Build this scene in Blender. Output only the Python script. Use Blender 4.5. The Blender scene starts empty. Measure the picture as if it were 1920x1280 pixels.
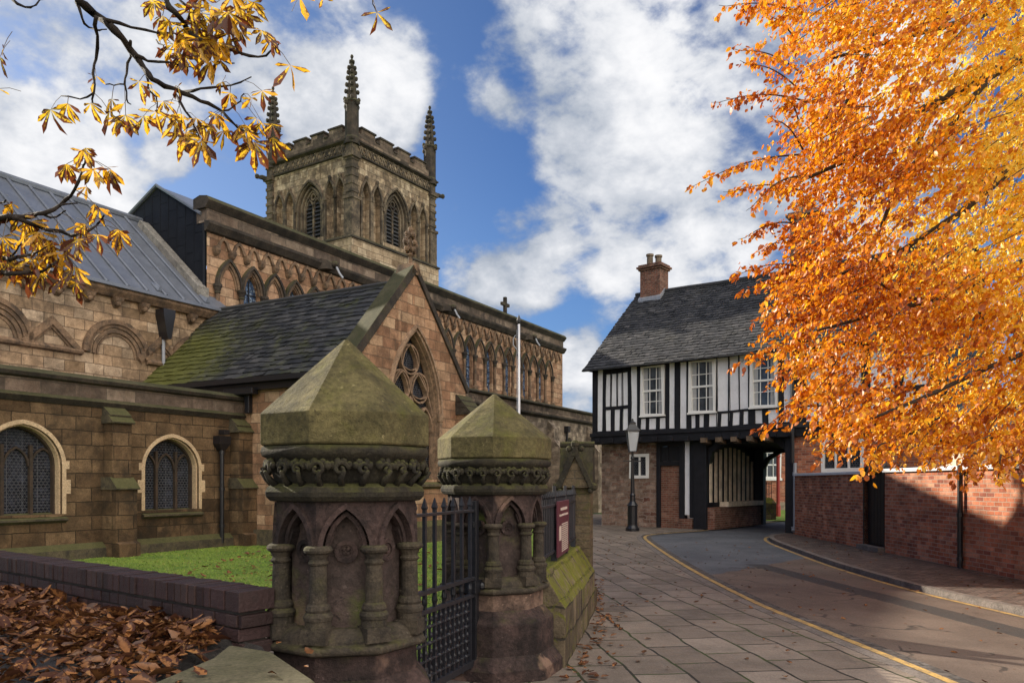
import bpy, bmesh, math, random
import numpy as np
from mathutils import Vector, Matrix
random.seed(7); np.random.seed(7)
PI = math.pi
S = bpy.context.scene
COL = S.collection

# ------------------------------------------------------------------ camera
EYE = 1.65; HOR = 905.0; FPX = 1450.0
cd = bpy.data.cameras.new('camera'); cam = bpy.data.objects.new('camera', cd); COL.objects.link(cam)
cd.sensor_width = 36; cd.lens = FPX/1920*36; cd.shift_y = (HOR-640)/1920
cd.clip_start = 0.05; cd.clip_end = 3000
cam.location = (0, 0, EYE); cam.rotation_euler = (PI/2, 0, 0)
S.camera = cam

# ------------------------------------------------------------------ sky, sun, exposure
SUN_DIR = Vector((-0.82, 0.57, 0)).normalized(); SUN_EL = math.radians(24.6)
sd = bpy.data.lights.new('sun', 'SUN'); sd.energy = 5.0; sd.angle = math.radians(0.6); sd.color = (1.0, 0.90, 0.74)
sun = bpy.data.objects.new('sun', sd); COL.objects.link(sun)
sv = Vector((SUN_DIR.x*math.cos(SUN_EL), SUN_DIR.y*math.cos(SUN_EL), math.sin(SUN_EL)))
sun.rotation_euler = sv.to_track_quat('Z', 'Y').to_euler(); sun.location = sv*60
S.view_settings.view_transform = 'Standard'; S.view_settings.look = 'None'
S.view_settings.exposure = 0.95; S.view_settings.gamma = 1.0

class NT:
    def __init__(s, tree): s.t = tree; s.L = tree.links
    def n(s, typ, ins=None, **at):
        nd = s.t.nodes.new('ShaderNode'+typ)
        for k, v in at.items(): setattr(nd, k, v)
        for k, v in (ins or {}).items():
            if isinstance(v, bpy.types.NodeSocket): s.L.new(v, nd.inputs[k])
            elif v is not None: nd.inputs[k].default_value = v
        return nd
    def math(s, op, a, b=None, c=None, clamp=False):
        d = {0: a}
        if b is not None: d[1] = b
        if c is not None: d[2] = c
        nd = s.n('Math', d, operation=op); nd.use_clamp = clamp
        return nd.outputs[0]
    def vm(s, op, a, b=None):
        d = {0: a}
        if b is not None: d[1] = b
        return s.n('VectorMath', d, operation=op)
    def noise(s, vec, scale, detail=4, rough=.55, dist=0.0):
        return s.n('TexNoise', {'Vector': vec, 'Scale': scale, 'Detail': detail, 'Roughness': rough, 'Distortion': dist}).outputs['Fac']
    def ramp(s, fac, stops, interp='LINEAR'):
        nd = s.n('ValToRGB', {0: fac}); cr = nd.color_ramp; cr.interpolation = interp
        while len(cr.elements) < len(stops): cr.elements.new(0.5)
        for e, (p, c) in zip(cr.elements, stops):
            e.position = p
            e.color = (c, c, c, 1) if isinstance(c, (int, float)) else (c[0], c[1], c[2], 1)
        return nd.outputs[0]
    def mix(s, fac, a, b, mode='MIX'):
        nd = s.n('Mix', data_type='RGBA', blend_type=mode)
        for i, v in ((0, fac), (6, a), (7, b)):
            if isinstance(v, bpy.types.NodeSocket): s.L.new(v, nd.inputs[i])
            else: nd.inputs[i].default_value = v if i == 0 else ((v[0], v[1], v[2], 1) if not isinstance(v, (int, float)) else (v, v, v, 1))
        return nd.outputs[2]
    def mapr(s, v, a, b, c=0.0, d=1.0, smooth=True):
        return s.n('MapRange', {0: v, 1: a, 2: b, 3: c, 4: d}, interpolation_type='SMOOTHSTEP' if smooth else 'LINEAR').outputs[0]

W = bpy.data.worlds.new('World'); S.world = W; W.use_nodes = True
wt = W.node_tree; wt.nodes.clear(); q = NT(wt)
def build_sky():
    dirv = q.vm('NORMALIZE', q.n('TexCoord').outputs['Generated']).outputs[0]
    sky = q.n('TexSky', sky_type='NISHITA', sun_disc=False, sun_elevation=SUN_EL, sun_rotation=math.atan2(SUN_DIR.x, SUN_DIR.y),
              air_density=1.0, dust_density=0.6, ozone_density=2.0)
    blobs = [(1080,40,130,1),(1200,150,190,1),(1070,215,150,.9),(1240,290,210,1),(1140,340,150,.9),(1340,390,190,1),(1390,150,170,.9),
             (1470,300,190,.9),(1340,40,150,.8),(1560,150,300,.9),(1600,420,300,.8),(965,412,62,.9),(1030,420,62,.8),(1230,440,100,.8),(880,528,90,1.0),(965,525,82,1.0),
             (1030,545,58,.9),(1045,482,58,.7),(1085,720,100,1.1),(1085,640,62,.8),(1150,570,90,.85),(1130,510,70,.6),(1330,540,130,.8),
             (140,40,170,.85),(300,90,160,.95),(350,215,120,.8),(90,140,110,.7),(560,50,140,.9),(650,150,165,1.0),(760,100,90,.8),
             (745,250,95,.8),(600,230,120,.7),(40,290,130,1.0),(200,370,95,.95),(130,310,70,.7),(315,300,52,.75),(170,250,60,.6),
             (980,5,85,.75),(920,175,60,.6),(890,95,60,.45),(885,290,50,.45),(-200,200,300,.8),(500,-200,320,.6)]
    tot = None
    for px, py, rad, w in blobs:
        d = Vector(((px-960)/FPX, 1, (HOR-py)/FPX)).normalized()
        dist = q.vm('DISTANCE', dirv, tuple(d)).outputs['Value']
        v = q.mapr(dist, rad*1.3/1600, rad*.1/1600, 0, w)
        tot = v if tot is None else q.math('ADD', tot, v)
    tot = q.math('MINIMUM', tot, 1.05)
    behind = q.mapr(q.vm('DISTANCE', dirv, tuple(Vector((0.5, -0.8, 0.6)).normalized())).outputs['Value'], 1.45, .7, 0, 1)  # bright warm clouds added behind the camera, out of view, as fill light
    st = q.n('Mapping', {'Vector': dirv, 'Rotation': (0, math.radians(35), 0), 'Scale': (1.0, 1.0, 1.55)}).outputs[0]
    n1 = q.noise(st, 7.0, 9, .57, .12)
    vo = q.n('TexVoronoi', {'Vector': q.vm('ADD', st, q.vm('MULTIPLY', q.n('TexNoise', {'Vector': st, 'Scale': 14.0, 'Detail': 4}).outputs['Color'], (.05, .05, .05)).outputs[0]).outputs[0], 'Scale': 9.0, 'Detail': 3.0, 'Roughness': .55}, normalize=True).outputs['Distance']
    n2 = q.noise(st, 3.0, 4, .5)
    n3 = q.noise(st, 22, 6, .6, .2)
    dens = q.math('ADD', q.math('MULTIPLY', tot, .78), q.math('MULTIPLY', q.math('SUBTRACT', n1, .5), 2.0))
    dens = q.math('ADD', dens, q.math('MULTIPLY', q.math('SUBTRACT', n3, .5), .75))
    dens = q.math('ADD', dens, q.math('MULTIPLY', q.math('SUBTRACT', .40, vo), .75))
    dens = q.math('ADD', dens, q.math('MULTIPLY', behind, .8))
    cl = q.mapr(dens, .43, .92)
    n4 = q.noise(q.n('Mapping', {'Vector': st, 'Location': (.03, 0, .06)}).outputs[0], 6.0, 6, .6, .3)
    shade = q.mapr(q.math('ADD', q.math('MULTIPLY', dens, .45), q.math('ADD', q.math('MULTIPLY', n2, .45), q.math('MULTIPLY', n4, .65))),   .50, 1.22)
    lit = q.ramp(shade, [(0, (.18, .22, .29)), (.35, (.28, .315, .375)), (.7, (.46, .48, .52)), (1, (.68, .68, .69))])
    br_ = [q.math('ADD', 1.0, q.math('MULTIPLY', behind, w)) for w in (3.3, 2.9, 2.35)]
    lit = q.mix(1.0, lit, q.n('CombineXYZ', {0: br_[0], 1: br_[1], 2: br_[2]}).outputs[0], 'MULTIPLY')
    z = q.n('SeparateXYZ', {0: dirv}).outputs[2]
    x_ = q.n('SeparateXYZ', {0: dirv}).outputs[0]
    # the clear air is paler and brighter on the sun's side, deep blue away from it
    sd_ = q.n('SeparateXYZ', {0: dirv})
    toward = q.vm('DISTANCE', dirv, tuple(sv)).outputs['Value']
    tint = q.mix(q.mapr(toward, 1.05, .6), (.42, .68, 1.10), (.74, .88, 1.12))
    base = q.mix(q.mapr(z, .42, .02, 0, .42), q.mix(1.0, q.mix(1.0, sky.outputs[0], (.066, .066, .067), 'MULTIPLY'), tint, 'MULTIPLY'), (.20, .33, .52))
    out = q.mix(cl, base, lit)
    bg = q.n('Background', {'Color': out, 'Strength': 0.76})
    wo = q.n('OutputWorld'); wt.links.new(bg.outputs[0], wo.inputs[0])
build_sky()

# ------------------------------------------------------------------ frames from the photograph's perspective
class Fr:
    def __init__(s, ox, oy, ax, ay):
        l = math.hypot(ax, ay); s.o = (ox, oy); s.a = (ax/l, ay/l); s.b = (-s.a[1], s.a[0]); s.rot = math.atan2(s.a[1], s.a[0])
    def x(s, px, y=0):
        r = (px-960)/FPX
        return (r*(s.o[1]+s.b[1]*y)-s.o[0]-s.b[0]*y)/(s.a[0]-r*s.a[1])
    def y(s, px, x=0):
        r = (px-960)/FPX
        return (r*(s.o[1]+s.a[1]*x)-s.o[0]-s.a[0]*x)/(s.b[0]-r*s.b[1])
    def h(s, px, py, y=0):
        x = s.x(px, y); return EYE+(HOR-py)/FPX*(s.o[1]+s.a[1]*x+s.b[1]*y)
    def w(s, x, y): return (s.o[0]+s.a[0]*x+s.b[0]*y, s.o[1]+s.a[1]*x+s.b[1]*y)
CH = Fr(-7.22, 20.8, 800, 1450)      # church: x runs away along the nave wall, y goes back
TW = Fr(-8.28, 40, 920, 1450)        # tower
GH = Fr(3.10, 30, 1810, -1450)       # timbered gatehouse
GW = Fr(9.05, 24.75, -0.0326, -0.9995)  # brick garden wall
def at(px, py, Z): return Vector(((px-960)/FPX*Z, Z, EYE+(HOR-py)/FPX*Z))

# ------------------------------------------------------------------ mesh builder
class MB:
    def __init__(s): s.v = []; s.f = []; s.m = []; s.mi = 0
    def add(s, vs, fs):
        o = len(s.v); s.v += [tuple(p) for p in vs]
        for f in fs: s.f.append(tuple(o+i for i in f)); s.m.append(s.mi)
    def poly(s, *p): s.add(p, [tuple(range(len(p)))])
    def box(s, x0, x1, y0, y1, z0, z1, mp=None):
        c = [(x0,y0,z0),(x1,y0,z0),(x1,y1,z0),(x0,y1,z0),(x0,y0,z1),(x1,y0,z1),(x1,y1,z1),(x0,y1,z1)]
        if mp: c = [mp(a, z, y) for a, y, z in c]
        s.add(c, [(3,2,1,0),(4,5,6,7),(0,1,5,4),(1,2,6,5),(2,3,7,6),(3,0,4,7)])
    def loft(s, rings, cap=True, closed=True):
        n = len(rings[0]); vs = [p for r in rings for p in r]; fs = []
        for k in range(len(rings)-1):
            for i in range(n if closed else n-1):
                j = (i+1) % n
                fs.append((k*n+i, k*n+j, (k+1)*n+j, (k+1)*n+i))
        if cap: fs.append(tuple(reversed(range(n)))); fs.append(tuple((len(rings)-1)*n+i for i in range(n)))
        s.add(vs, fs)
    def extr(s, prof, a, b):            # profile of 3D points swept by vectors a -> b
        A = Vector(a); B = Vector(b)
        s.loft([[Vector(p)+A for p in prof], [Vector(p)+B for p in prof]])
    def mould(s, prof, x0, x1):         # profile of (y, z) along x
        s.loft([[(x0, y, z) for y, z in prof], [(x1, y, z) for y, z in prof]])
    def lathe(s, prof, n=16, c=(0,0,0), ph=0.0, cap=True):
        s.loft([[(c[0]+r*math.cos(ph+2*PI*i/n), c[1]+r*math.sin(ph+2*PI*i/n), c[2]+z) for i in range(n)] for r, z in prof], cap)
    def tube(s, pts, rad, n=7, cap=True):
        pts = [Vector(p) for p in pts]
        if not isinstance(rad, (list, tuple)): rad = [rad]*len(pts)
        rings = []; up = Vector((0.13, 0.21, 1)).normalized()
        for i, p in enumerate(pts):
            d = (pts[min(i+1, len(pts)-1)]-pts[max(i-1, 0)]).normalized()
            u = d.cross(up)
            if u.length < 1e-4: u = d.cross(Vector((1, 0, 0)))
            u.normalize(); w = u.cross(d).normalized(); up = w
            rings.append([p+u*rad[i]*math.cos(2*PI*k/n)+w*rad[i]*math.sin(2*PI*k/n) for k in range(n)])
        s.loft(rings, cap)
    def ball(s, c, rx, ry=None, rz=None, n=8, m=5, M=None):
        ry = ry or rx; rz = rz or rx; rings = []
        for k in range(m+1):
            t = PI*(k+.02)/(m+.04); rr = math.sin(t); zz = -math.cos(t)
            ring = []
            for i in range(n):
                p = Vector((rx*rr*math.cos(2*PI*i/n), ry*rr*math.sin(2*PI*i/n), rz*zz))
                if M: p = M @ p
                ring.append(Vector(c)+p)
            rings.append(ring)
        s.loft(rings)
    def wall(s, x0, x1, z0, top, mp, holes=(), reveal=0.0):
        """face with holes in local (x, z); top = height or polyline; holes = dict(x0, x1, z0, top=[(x, z)...])"""
        T = top if isinstance(top, (list, tuple)) else [(x0, top), (x1, top)]
        def ev(pl, x):
            for (xa, za), (xb, zb) in zip(pl, pl[1:]):
                if xa-1e-9 <= x <= xb+1e-9: return za+(zb-za)*(0 if xb-xa < 1e-9 else (x-xa)/(xb-xa))
            return pl[-1][1]
        xs = {x0, x1} | {x for x, _ in T if x0 <= x <= x1}
        for h in holes: xs |= {x for x, _ in h['top']}
        xs = sorted(x for x in xs if x0-1e-9 <= x <= x1+1e-9)
        for xa, xb in zip(xs, xs[1:]):
            if xb-xa < 1e-6: continue
            mid = (xa+xb)/2; ya = yb = z0
            for h in sorted([h for h in holes if h['x0'] < mid < h['x1']], key=lambda h: h['z0']):
                s.poly(mp(xa, ya, 0), mp(xb, yb, 0), mp(xb, h['z0'], 0), mp(xa, h['z0'], 0))
                ya, yb = ev(h['top'], xa), ev(h['top'], xb)
            s.poly(mp(xa, ya, 0), mp(xb, yb, 0), mp(xb, ev(T, xb), 0), mp(xa, ev(T, xa), 0))
        if reveal:
            for h in holes:
                o = [(h['x0'], h['z0'])]+list(h['top'])+[(h['x1'], h['z0'])]
                for (xa, za), (xb, zb) in zip(o, o[1:]+([] if h.get('open') else o[:1])):
                    if abs(xa-xb)+abs(za-zb) < 1e-6: continue
                    s.poly(mp(xa, za, 0), mp(xa, za, reveal), mp(xb, zb, reveal), mp(xb, zb, 0))
    def fill(s, hole, mp, d):           # a flat pane filling a hole at depth d
        for (xa, za), (xb, zb) in zip(hole['top'], hole['top'][1:]):
            if xb-xa > 1e-6: s.poly(mp(xa, hole['z0'], d), mp(xb, hole['z0'], d), mp(xb, zb, d), mp(xa, za, d))
    def ribbon(s, path, o0, o1, d0, d1, mp, closed=False):
        n = len(path); A = []; B = []
        for i in range(n):
            if closed: p0, p1 = path[i-1], path[(i+1) % n]
            else: p0, p1 = path[max(i-1, 0)], path[min(i+1, n-1)]
            dx, dz = p1[0]-p0[0], p1[1]-p0[1]; l = math.hypot(dx, dz) or 1
            nx, nz = -dz/l, dx/l; k = 1.0
            if 0 < i < n-1 or closed:
                a = (path[i][0]-path[i-1][0], path[i][1]-path[i-1][1]); la = math.hypot(*a) or 1
                k = 1/max(.35, abs((-a[1]/la)*nx+(a[0]/la)*nz))
            A.append((path[i][0]+nx*o0*k, path[i][1]+nz*o0*k)); B.append((path[i][0]+nx*o1*k, path[i][1]+nz*o1*k))
        rings = [[mp(a[0], a[1], d0), mp(b[0], b[1], d0), mp(b[0], b[1], d1), mp(a[0], a[1], d1)] for a, b in zip(A, B)]
        if closed: rings.append(rings[0])
        s.loft(rings, cap=not closed)
    def build(s, name, mats, parent=None, smooth=False, bevel=0.0, loc=None, recalc=True, props=None):
        me = bpy.data.meshes.new(name)
        me.from_pydata(s.v, [], s.f)
        if not isinstance(mats, (list, tuple)): mats = [mats]
        for m in mats: me.materials.append(m)
        if len(mats) > 1: me.polygons.foreach_set('material_index', s.m)
        if recalc:
            bm = bmesh.new(); bm.from_mesh(me); bmesh.ops.recalc_face_normals(bm, faces=bm.faces); bm.to_mesh(me); bm.free()
        boxuv(me)
        if smooth: me.polygons.foreach_set('use_smooth', [True]*len(me.polygons))
        me.update()
        o = bpy.data.objects.new(name, me); COL.objects.link(o)
        if parent: o.parent = parent
        if loc: o.location = loc
        if bevel:
            b = o.modifiers.new('edge', 'BEVEL'); b.width = bevel; b.segments = 2; b.limit_method = 'ANGLE'; b.angle_limit = math.radians(35)
        for k, v in (props or {}).items(): o[k] = v
        return o
def boxuv(me):
    nl = len(me.loops)
    if not nl: return
    uv = me.uv_layers.new(name='UVMap')
    co = np.empty(len(me.vertices)*3); me.vertices.foreach_get('co', co); co = co.reshape(-1, 3)
    vi = np.empty(nl, dtype=np.int32); me.loops.foreach_get('vertex_index', vi)
    npz = len(me.polygons); nr = np.empty(npz*3); me.polygons.foreach_get('normal', nr); nr = nr.reshape(-1, 3)
    lt = np.empty(npz, dtype=np.int32); me.polygons.foreach_get('loop_total', lt)
    N = np.repeat(nr, lt, axis=0); P = co[vi]
    t = np.stack([-N[:, 1], N[:, 0], np.zeros(len(N))], 1); l = np.linalg.norm(t, axis=1)
    flat = l < .25; t[flat] = (1, 0, 0); l[flat] = 1; t /= l[:, None]
    # snap the sign so that neighbouring facets run the same way
    b = np.cross(N, t); b[flat] = (0, 1, 0)
    u = (P*t).sum(1); v = (P*b).sum(1)
    uv.data.foreach_set('uv', np.stack([u, v], 1).astype(np.float32).ravel())

def thing(name, label, cat, loc=(0,0,0), rot=0.0, group=None):
    o = bpy.data.objects.new(name, None); COL.objects.link(o); o['kind'] = 'thing'; o.location = loc; o.rotation_euler = (0, 0, rot); o.empty_display_size = .2
    o['label'] = label; o['category'] = cat
    if group: o['group'] = group
    return o
def tag(o, label, cat, group=None):
    o['label'] = label; o['category'] = cat
    if group: o['group'] = group
    return o
STR = {'kind': 'structure'}; STF = {'kind': 'stuff'}
def plane(y): return lambda x, z, d: (x, y+d, z)
def arch(cx, hw, zs, za, n=9):
    r = za-zs; R = (hw*hw+r*r)/(2*hw)
    a1 = math.atan2(r, hw-R)     # angle at the apex seen from the left arc's centre
    L = [(cx-hw+R+R*math.cos(PI+(a1-PI)*k/n), zs+R*math.sin(PI+(a1-PI)*k/n)) for k in range(n+1)]
    L[-1] = (cx, za)
    return L+[(2*cx-x, z) for x, z in reversed(L[:-1])]
def tudor(cx, hw, zs, za, n=9):
    L = []
    for k in range(n+1):
        t = PI/2*k/n; x = -hw*math.cos(t); L.append((cx+x, zs+(za-zs)*(.91*math.sin(t)+.09*(1-abs(x)/hw))))
    return L+[(2*cx-x, z) for x, z in reversed(L[:-1])]
def hole(path, z0): return dict(x0=path[0][0], x1=path[-1][0], z0=z0, top=path)
def rect(x0, x1, z0, z1): return dict(x0=x0, x1=x1, z0=z0, top=[(x0, z1), (x1, z1)])

# ------------------------------------------------------------------ materials
def new_mat(name):
    m = bpy.data.materials.new(name); m.use_nodes = True; t = m.node_tree; t.nodes.clear(); k = NT(t)
    out = k.n('OutputMaterial'); p = k.n('BsdfPrincipled'); t.links.new(p.outputs[0], out.inputs[0])
    return m, k, p, out
def bump(k, p, h, strength=.5, dist=.02):
    b = k.n('Bump', {'Strength': strength, 'Distance': dist, 'Height': h}); k.L.new(b.outputs[0], p.inputs['Normal'])
def upness(k):
    return k.n('SeparateXYZ', {0: k.n('NewGeometry').outputs['Normal']}).outputs[2]
def masonry(name, cols, bw, bh, mortar, ms=.008, stain=.5, stain_col=(.035, .03, .026), moss=0.0, moss_col=(.10, .115, .02), bmp=.6, wob=.012, rough=.92, squash=1.0, speck=.65, streak=.0, tone_scale=.35, rock=.3):
    m, k, p, _ = new_mat(name)
    uv = k.n('TexCoord').outputs['UV']; pos = k.n('NewGeometry').outputs['Position']
    wv = k.vm('SUBTRACT', k.n('TexNoise', {'Vector': uv, 'Scale': 2.2, 'Detail': 3}).outputs['Color'], (.5, .5, .5)).outputs[0]
    wv = k.vm('MULTIPLY', wv, (wob*5, wob*5, 0)).outputs[0]
    wv2 = k.vm('MULTIPLY', k.vm('SUBTRACT', k.n('TexNoise', {'Vector': uv, 'Scale': 18, 'Detail': 2}).outputs['Color'], (.5, .5, .5)).outputs[0], (wob*1.3, wob*1.3, 0)).outputs[0]
    v = k.vm('ADD', k.vm('ADD', uv, wv).outputs[0], wv2).outputs[0]
    br = k.n('TexBrick', {'Vector': v, 'Color1': (0,0,0,1), 'Color2': (1,1,1,1), 'Mortar': (.5,.5,.5,1), 'Scale': 1.0, 'Mortar Size': ms, 'Mortar Smooth': .25,
                          'Bias': 0.0, 'Brick Width': bw, 'Row Height': bh}, offset=.46, squash=squash, squash_frequency=3)
    n = len(cols)
    col = k.ramp(br.outputs['Color'], [(i/max(1, n-1), c) for i, c in enumerate(cols)])
    big = k.noise(pos, tone_scale, 5, .6); mid = k.noise(pos, 2.6, 5, .62, .3); fine = k.noise(pos, 38, 4, .7)
    col = k.mix(k.mapr(mid, .3, .7, 0, .65), col, k.mix(1.0, col, (.50, .46, .42), 'MULTIPLY'))
    col = k.mix(speck, col, k.mix(1.0, col, k.ramp(fine, [(.25, .45), (.55, 1.0), (.8, 1.35)]), 'MULTIPLY'))
    m2 = k.noise(pos, 6.5, 4, .72, .4)
    col = k.mix(.55, col, k.mix(1.0, col, k.ramp(m2, [(.28, .5), (.5, 1.0), (.72, 1.4)]), 'MULTIPLY'))
    col = k.mix(br.outputs['Fac'], col, mortar)
    st = k.math('MULTIPLY', k.mapr(big, .40, .62), k.mapr(mid, .34, .62))
    if streak:
        sv_ = k.n('Mapping', {'Vector': uv, 'Scale': (2.6, .22, 1)}).outputs[0]
        st = k.math('MAXIMUM', st, k.math('MULTIPLY', k.mapr(k.noise(sv_, 1.6, 5, .6), .52, .72), streak))
    col = k.mix(k.math('MULTIPLY', st, stain), col, stain_col)
    if moss:
        mm = k.math('ADD', k.math('MULTIPLY', upness(k), .42), k.math('MULTIPLY', k.math('SUBTRACT', k.noise(pos, 4.2, 7, .74, .8), .53), 1.9))
        col = k.mix(k.math('MULTIPLY', k.mapr(mm, -.04, .20), moss), col, k.mix(k.noise(pos, 11, 3), moss_col, tuple(c*.45 for c in moss_col)))
    k.L.new(col, p.inputs['Base Color']); p.inputs['Roughness'].default_value = rough; p.inputs['Specular IOR Level'].default_value = .25
    h = k.math('ADD', k.math('MULTIPLY', k.math('SUBTRACT', 1.0, br.outputs['Fac']), 1.0), k.math('ADD', k.math('MULTIPLY', fine, rock), k.math('MULTIPLY', k.noise(pos, 9, 5, .65), rock*1.6)))
    h = k.math('ADD', h, k.math('MULTIPLY', br.outputs['Color'], .35))
    bump(k, p, h, min(1, bmp*1.5), .035)
    return m
def stone(name, c1, c2, stain=.4, stain_col=(.03, .027, .024), moss=.0, moss_col=(.11, .12, .02), scale=3.0, rough=.9, bmp=.5, patch=None, upw=.6, mthr=.0):
    m, k, p, _ = new_mat(name)
    pos = k.n('NewGeometry').outputs['Position']; isl = k.n('NewGeometry').outputs['Random Per Island']
    a = k.noise(pos, scale, 6, .62, .3); f = k.noise(pos, scale*14, 4, .7); g = k.noise(pos, scale*3.4, 5, .6)
    col = k.mix(k.mapr(a, .3, .72), c1, c2)
    col = k.mix(.7, col, k.mix(1.0, col, k.ramp(f, [(.25, .3), (.52, 1.0), (.8, 1.7)]), 'MULTIPLY'))
    pit = k.noise(pos, scale*9, 3, .8, .6); col = k.mix(k.mapr(pit, .60, .70, 0, .7), col, stain_col); col = k.mix(k.mapr(k.noise(pos, scale*11, 3, .6), .66, .72, 0, .45), col, tuple(min(.6, c*2.1+.03) for c in c1))
    if patch: col = k.mix(k.mapr(k.noise(pos, scale*.8, 4, .5), .60, .66), col, patch)
    col = k.mix(k.math('MULTIPLY', k.mapr(g, .42, .68), stain), col, stain_col)
    if moss:
        mm = k.math('ADD', k.math('MULTIPLY', upness(k), upw), k.math('SUBTRACT', k.noise(pos, scale*1.6, 6, .65), .55+mthr))
        mc = k.mix(k.noise(pos, scale*7, 4, .6), tuple(c*.4 for c in moss_col), tuple(c*1.35 for c in moss_col))
        col = k.mix(k.math('MULTIPLY', k.mapr(mm, -.05, .25), moss), col, mc)
    k.L.new(col, p.inputs['Base Color']); p.inputs['Roughness'].default_value = rough; p.inputs['Specular IOR Level'].default_value = .25
    bump(k, p, k.math('ADD', k.math('MULTIPLY', f, .5), k.math('ADD', g, k.math('MULTIPLY', k.noise(pos, scale*45, 3, .7), .3))), min(1, bmp*1.3), .018)
    return m
def simple(name, c, rough=.6, metal=0.0, var=.25, scale=6.0, bmp=.15, spec=.4, dist=.006):
    m, k, p, _ = new_mat(name); pos = k.n('NewGeometry').outputs['Position']
    a = k.noise(pos, scale, 6, .6); f = k.noise(pos, scale*12, 4, .65)
    col = k.mix(k.mapr(a, .3, .75), c, tuple(x*(1-var) for x in c)); col = k.mix(var, col, k.mix(1.0, col, k.ramp(f, [(.3, .6), (.7, 1.35)]), 'MULTIPLY'))
    k.L.new(col, p.inputs['Base Color']); p.inputs['Metallic'].default_value = metal; p.inputs['Specular IOR Level'].default_value = spec
    k.L.new(k.mapr(f, .2, .8, rough*.8, min(1, rough*1.15)), p.inputs['Roughness'])
    if bmp: bump(k, p, k.math('ADD', a, k.math('MULTIPLY', f, .5)), bmp, dist)
    return m
def slate_mat(name, cols, moss=.0, moss_col=(.09, .10, .025), lich=.3, mthr=.55, bank=None):
    m, k, p, _ = new_mat(name); g = k.n('NewGeometry'); pos = g.outputs['Position']; r = g.outputs['Random Per Island']
    col = k.ramp(r, [(i/(len(cols)-1), c) for i, c in enumerate(cols)])
    f = k.noise(pos, 30, 4, .7); a = k.noise(pos, .9, 6, .65, .4); b = k.noise(pos, 6, 5, .7)
    col = k.mix(.6, col, k.mix(1.0, col, k.ramp(f, [(.25, .5), (.75, 1.45)]), 'MULTIPLY'))
    col = k.mix(k.math('MULTIPLY', k.mapr(b, .66, .74), lich), col, (.30, .30, .27))
    if bank: col = k.mix(k.math('MULTIPLY', k.mapr(k.math('ADD', k.vm('DISTANCE', pos, bank).outputs['Value'], k.math('MULTIPLY', k.math('SUBTRACT', b, .5), 3.5)), 3.0, 1.0), .85), col, k.mix(k.noise(pos, 14, 3), (.045, .05, .010), (.15, .15, .025)))
    if moss: col = k.mix(k.math('MULTIPLY', k.math('MULTIPLY', k.mapr(a, mthr-.08, mthr+.14), k.mapr(b, .32, .6)), moss), col, moss_col)
    k.L.new(col, p.inputs['Base Color']); k.L.new(k.mapr(f, .2, .8, .6, .9), p.inputs['Roughness']); p.inputs['Specular IOR Level'].default_value = .3
    bump(k, p, k.math('ADD', f, b), .6, .014)
    return m
def glass_mat(name, c=(.012, .014, .02), diamond=0.0, rough=.08, curtain=False):
    m, k, p, _ = new_mat(name); uv = k.n('TexCoord').outputs['UV']; pos = k.n('NewGeometry').outputs['Position']
    col = k.mix(k.mapr(k.noise(pos, 1.8, 3), .35, .7), c, tuple(x*2.6 for x in c))
    if diamond:
        s = k.n('SeparateXYZ', {0: uv}); d = .085*diamond
        def line(e): return k.math('LESS_THAN', k.math('ABSOLUTE', k.math('SUBTRACT', k.math('FRACT', e), .5)), .07)
        a = k.math('DIVIDE', k.math('ADD', s.outputs[0], k.math('MULTIPLY', s.outputs[1], .62)), d); b = k.math('DIVIDE', k.math('SUBTRACT', s.outputs[0], k.math('MULTIPLY', s.outputs[1], .62)), d)
        ln = k.math('MAXIMUM', line(a), line(b))
        wires = k.math('LESS_THAN', k.math('FRACT', k.math('DIVIDE', s.outputs[1], .062)), .12)
        wv = k.math('LESS_THAN', k.math('FRACT', k.math('DIVIDE', s.outputs[0], .31)), .03)
        pane = k.n('TexWhiteNoise', {0: k.n('CombineXYZ', {0: k.math('FLOOR', k.math('ADD', a, .5)), 1: k.math('FLOOR', k.math('ADD', b, .5))}).outputs[0]}, noise_dimensions='3D')
        col = k.mix(.5, col, k.mix(1.0, col, k.ramp(pane.outputs[0], [(0, .3), (.7, 1.2), (1, 3.5)]), 'MULTIPLY'))
        col = k.mix(ln, col, (.045, .047, .052)); col = k.mix(k.math('MULTIPLY', k.math('MAXIMUM', wires, wv), .6), col, (.15, .15, .16))
        k.L.new(k.math('ADD', .22, k.math('MULTIPLY', k.math('MAXIMUM', ln, wires), .5)), p.inputs['Roughness'])
        bump(k, p, k.math('ADD', ln, k.math('MULTIPLY', pane.outputs[0], .6)), .5, .01)
    else:
        p.inputs['Roughness'].default_value = rough; bump(k, p, k.noise(pos, 2.5, 2), .08, .05)
    k.L.new(col, p.inputs['Base Color']); p.inputs['Specular IOR Level'].default_value = .22 if diamond else .5
    return m
def stained(name):
    m, k, p, _ = new_mat(name); uv = k.n('TexCoord').outputs['UV']
    v = k.n('TexVoronoi', {'Vector': uv, 'Scale': 9.0}); e = k.n('TexVoronoi', {'Vector': uv, 'Scale': 9.0}, feature='DISTANCE_TO_EDGE')
    col = k.ramp(k.n('SeparateColor', {0: v.outputs['Color']}).outputs[0], [(0, (.02, .03, .06)), (.4, (.05, .09, .17)), (.7, (.10, .15, .24)), (1, (.22, .27, .33))])
    col = k.mix(k.mapr(e.outputs['Distance'], .07, .03), col, (.012, .012, .014))
    k.L.new(col, p.inputs['Base Color']); p.inputs['Roughness'].default_value = .25; bump(k, p, e.outputs['Distance'], .4, .02)
    return m
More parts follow.
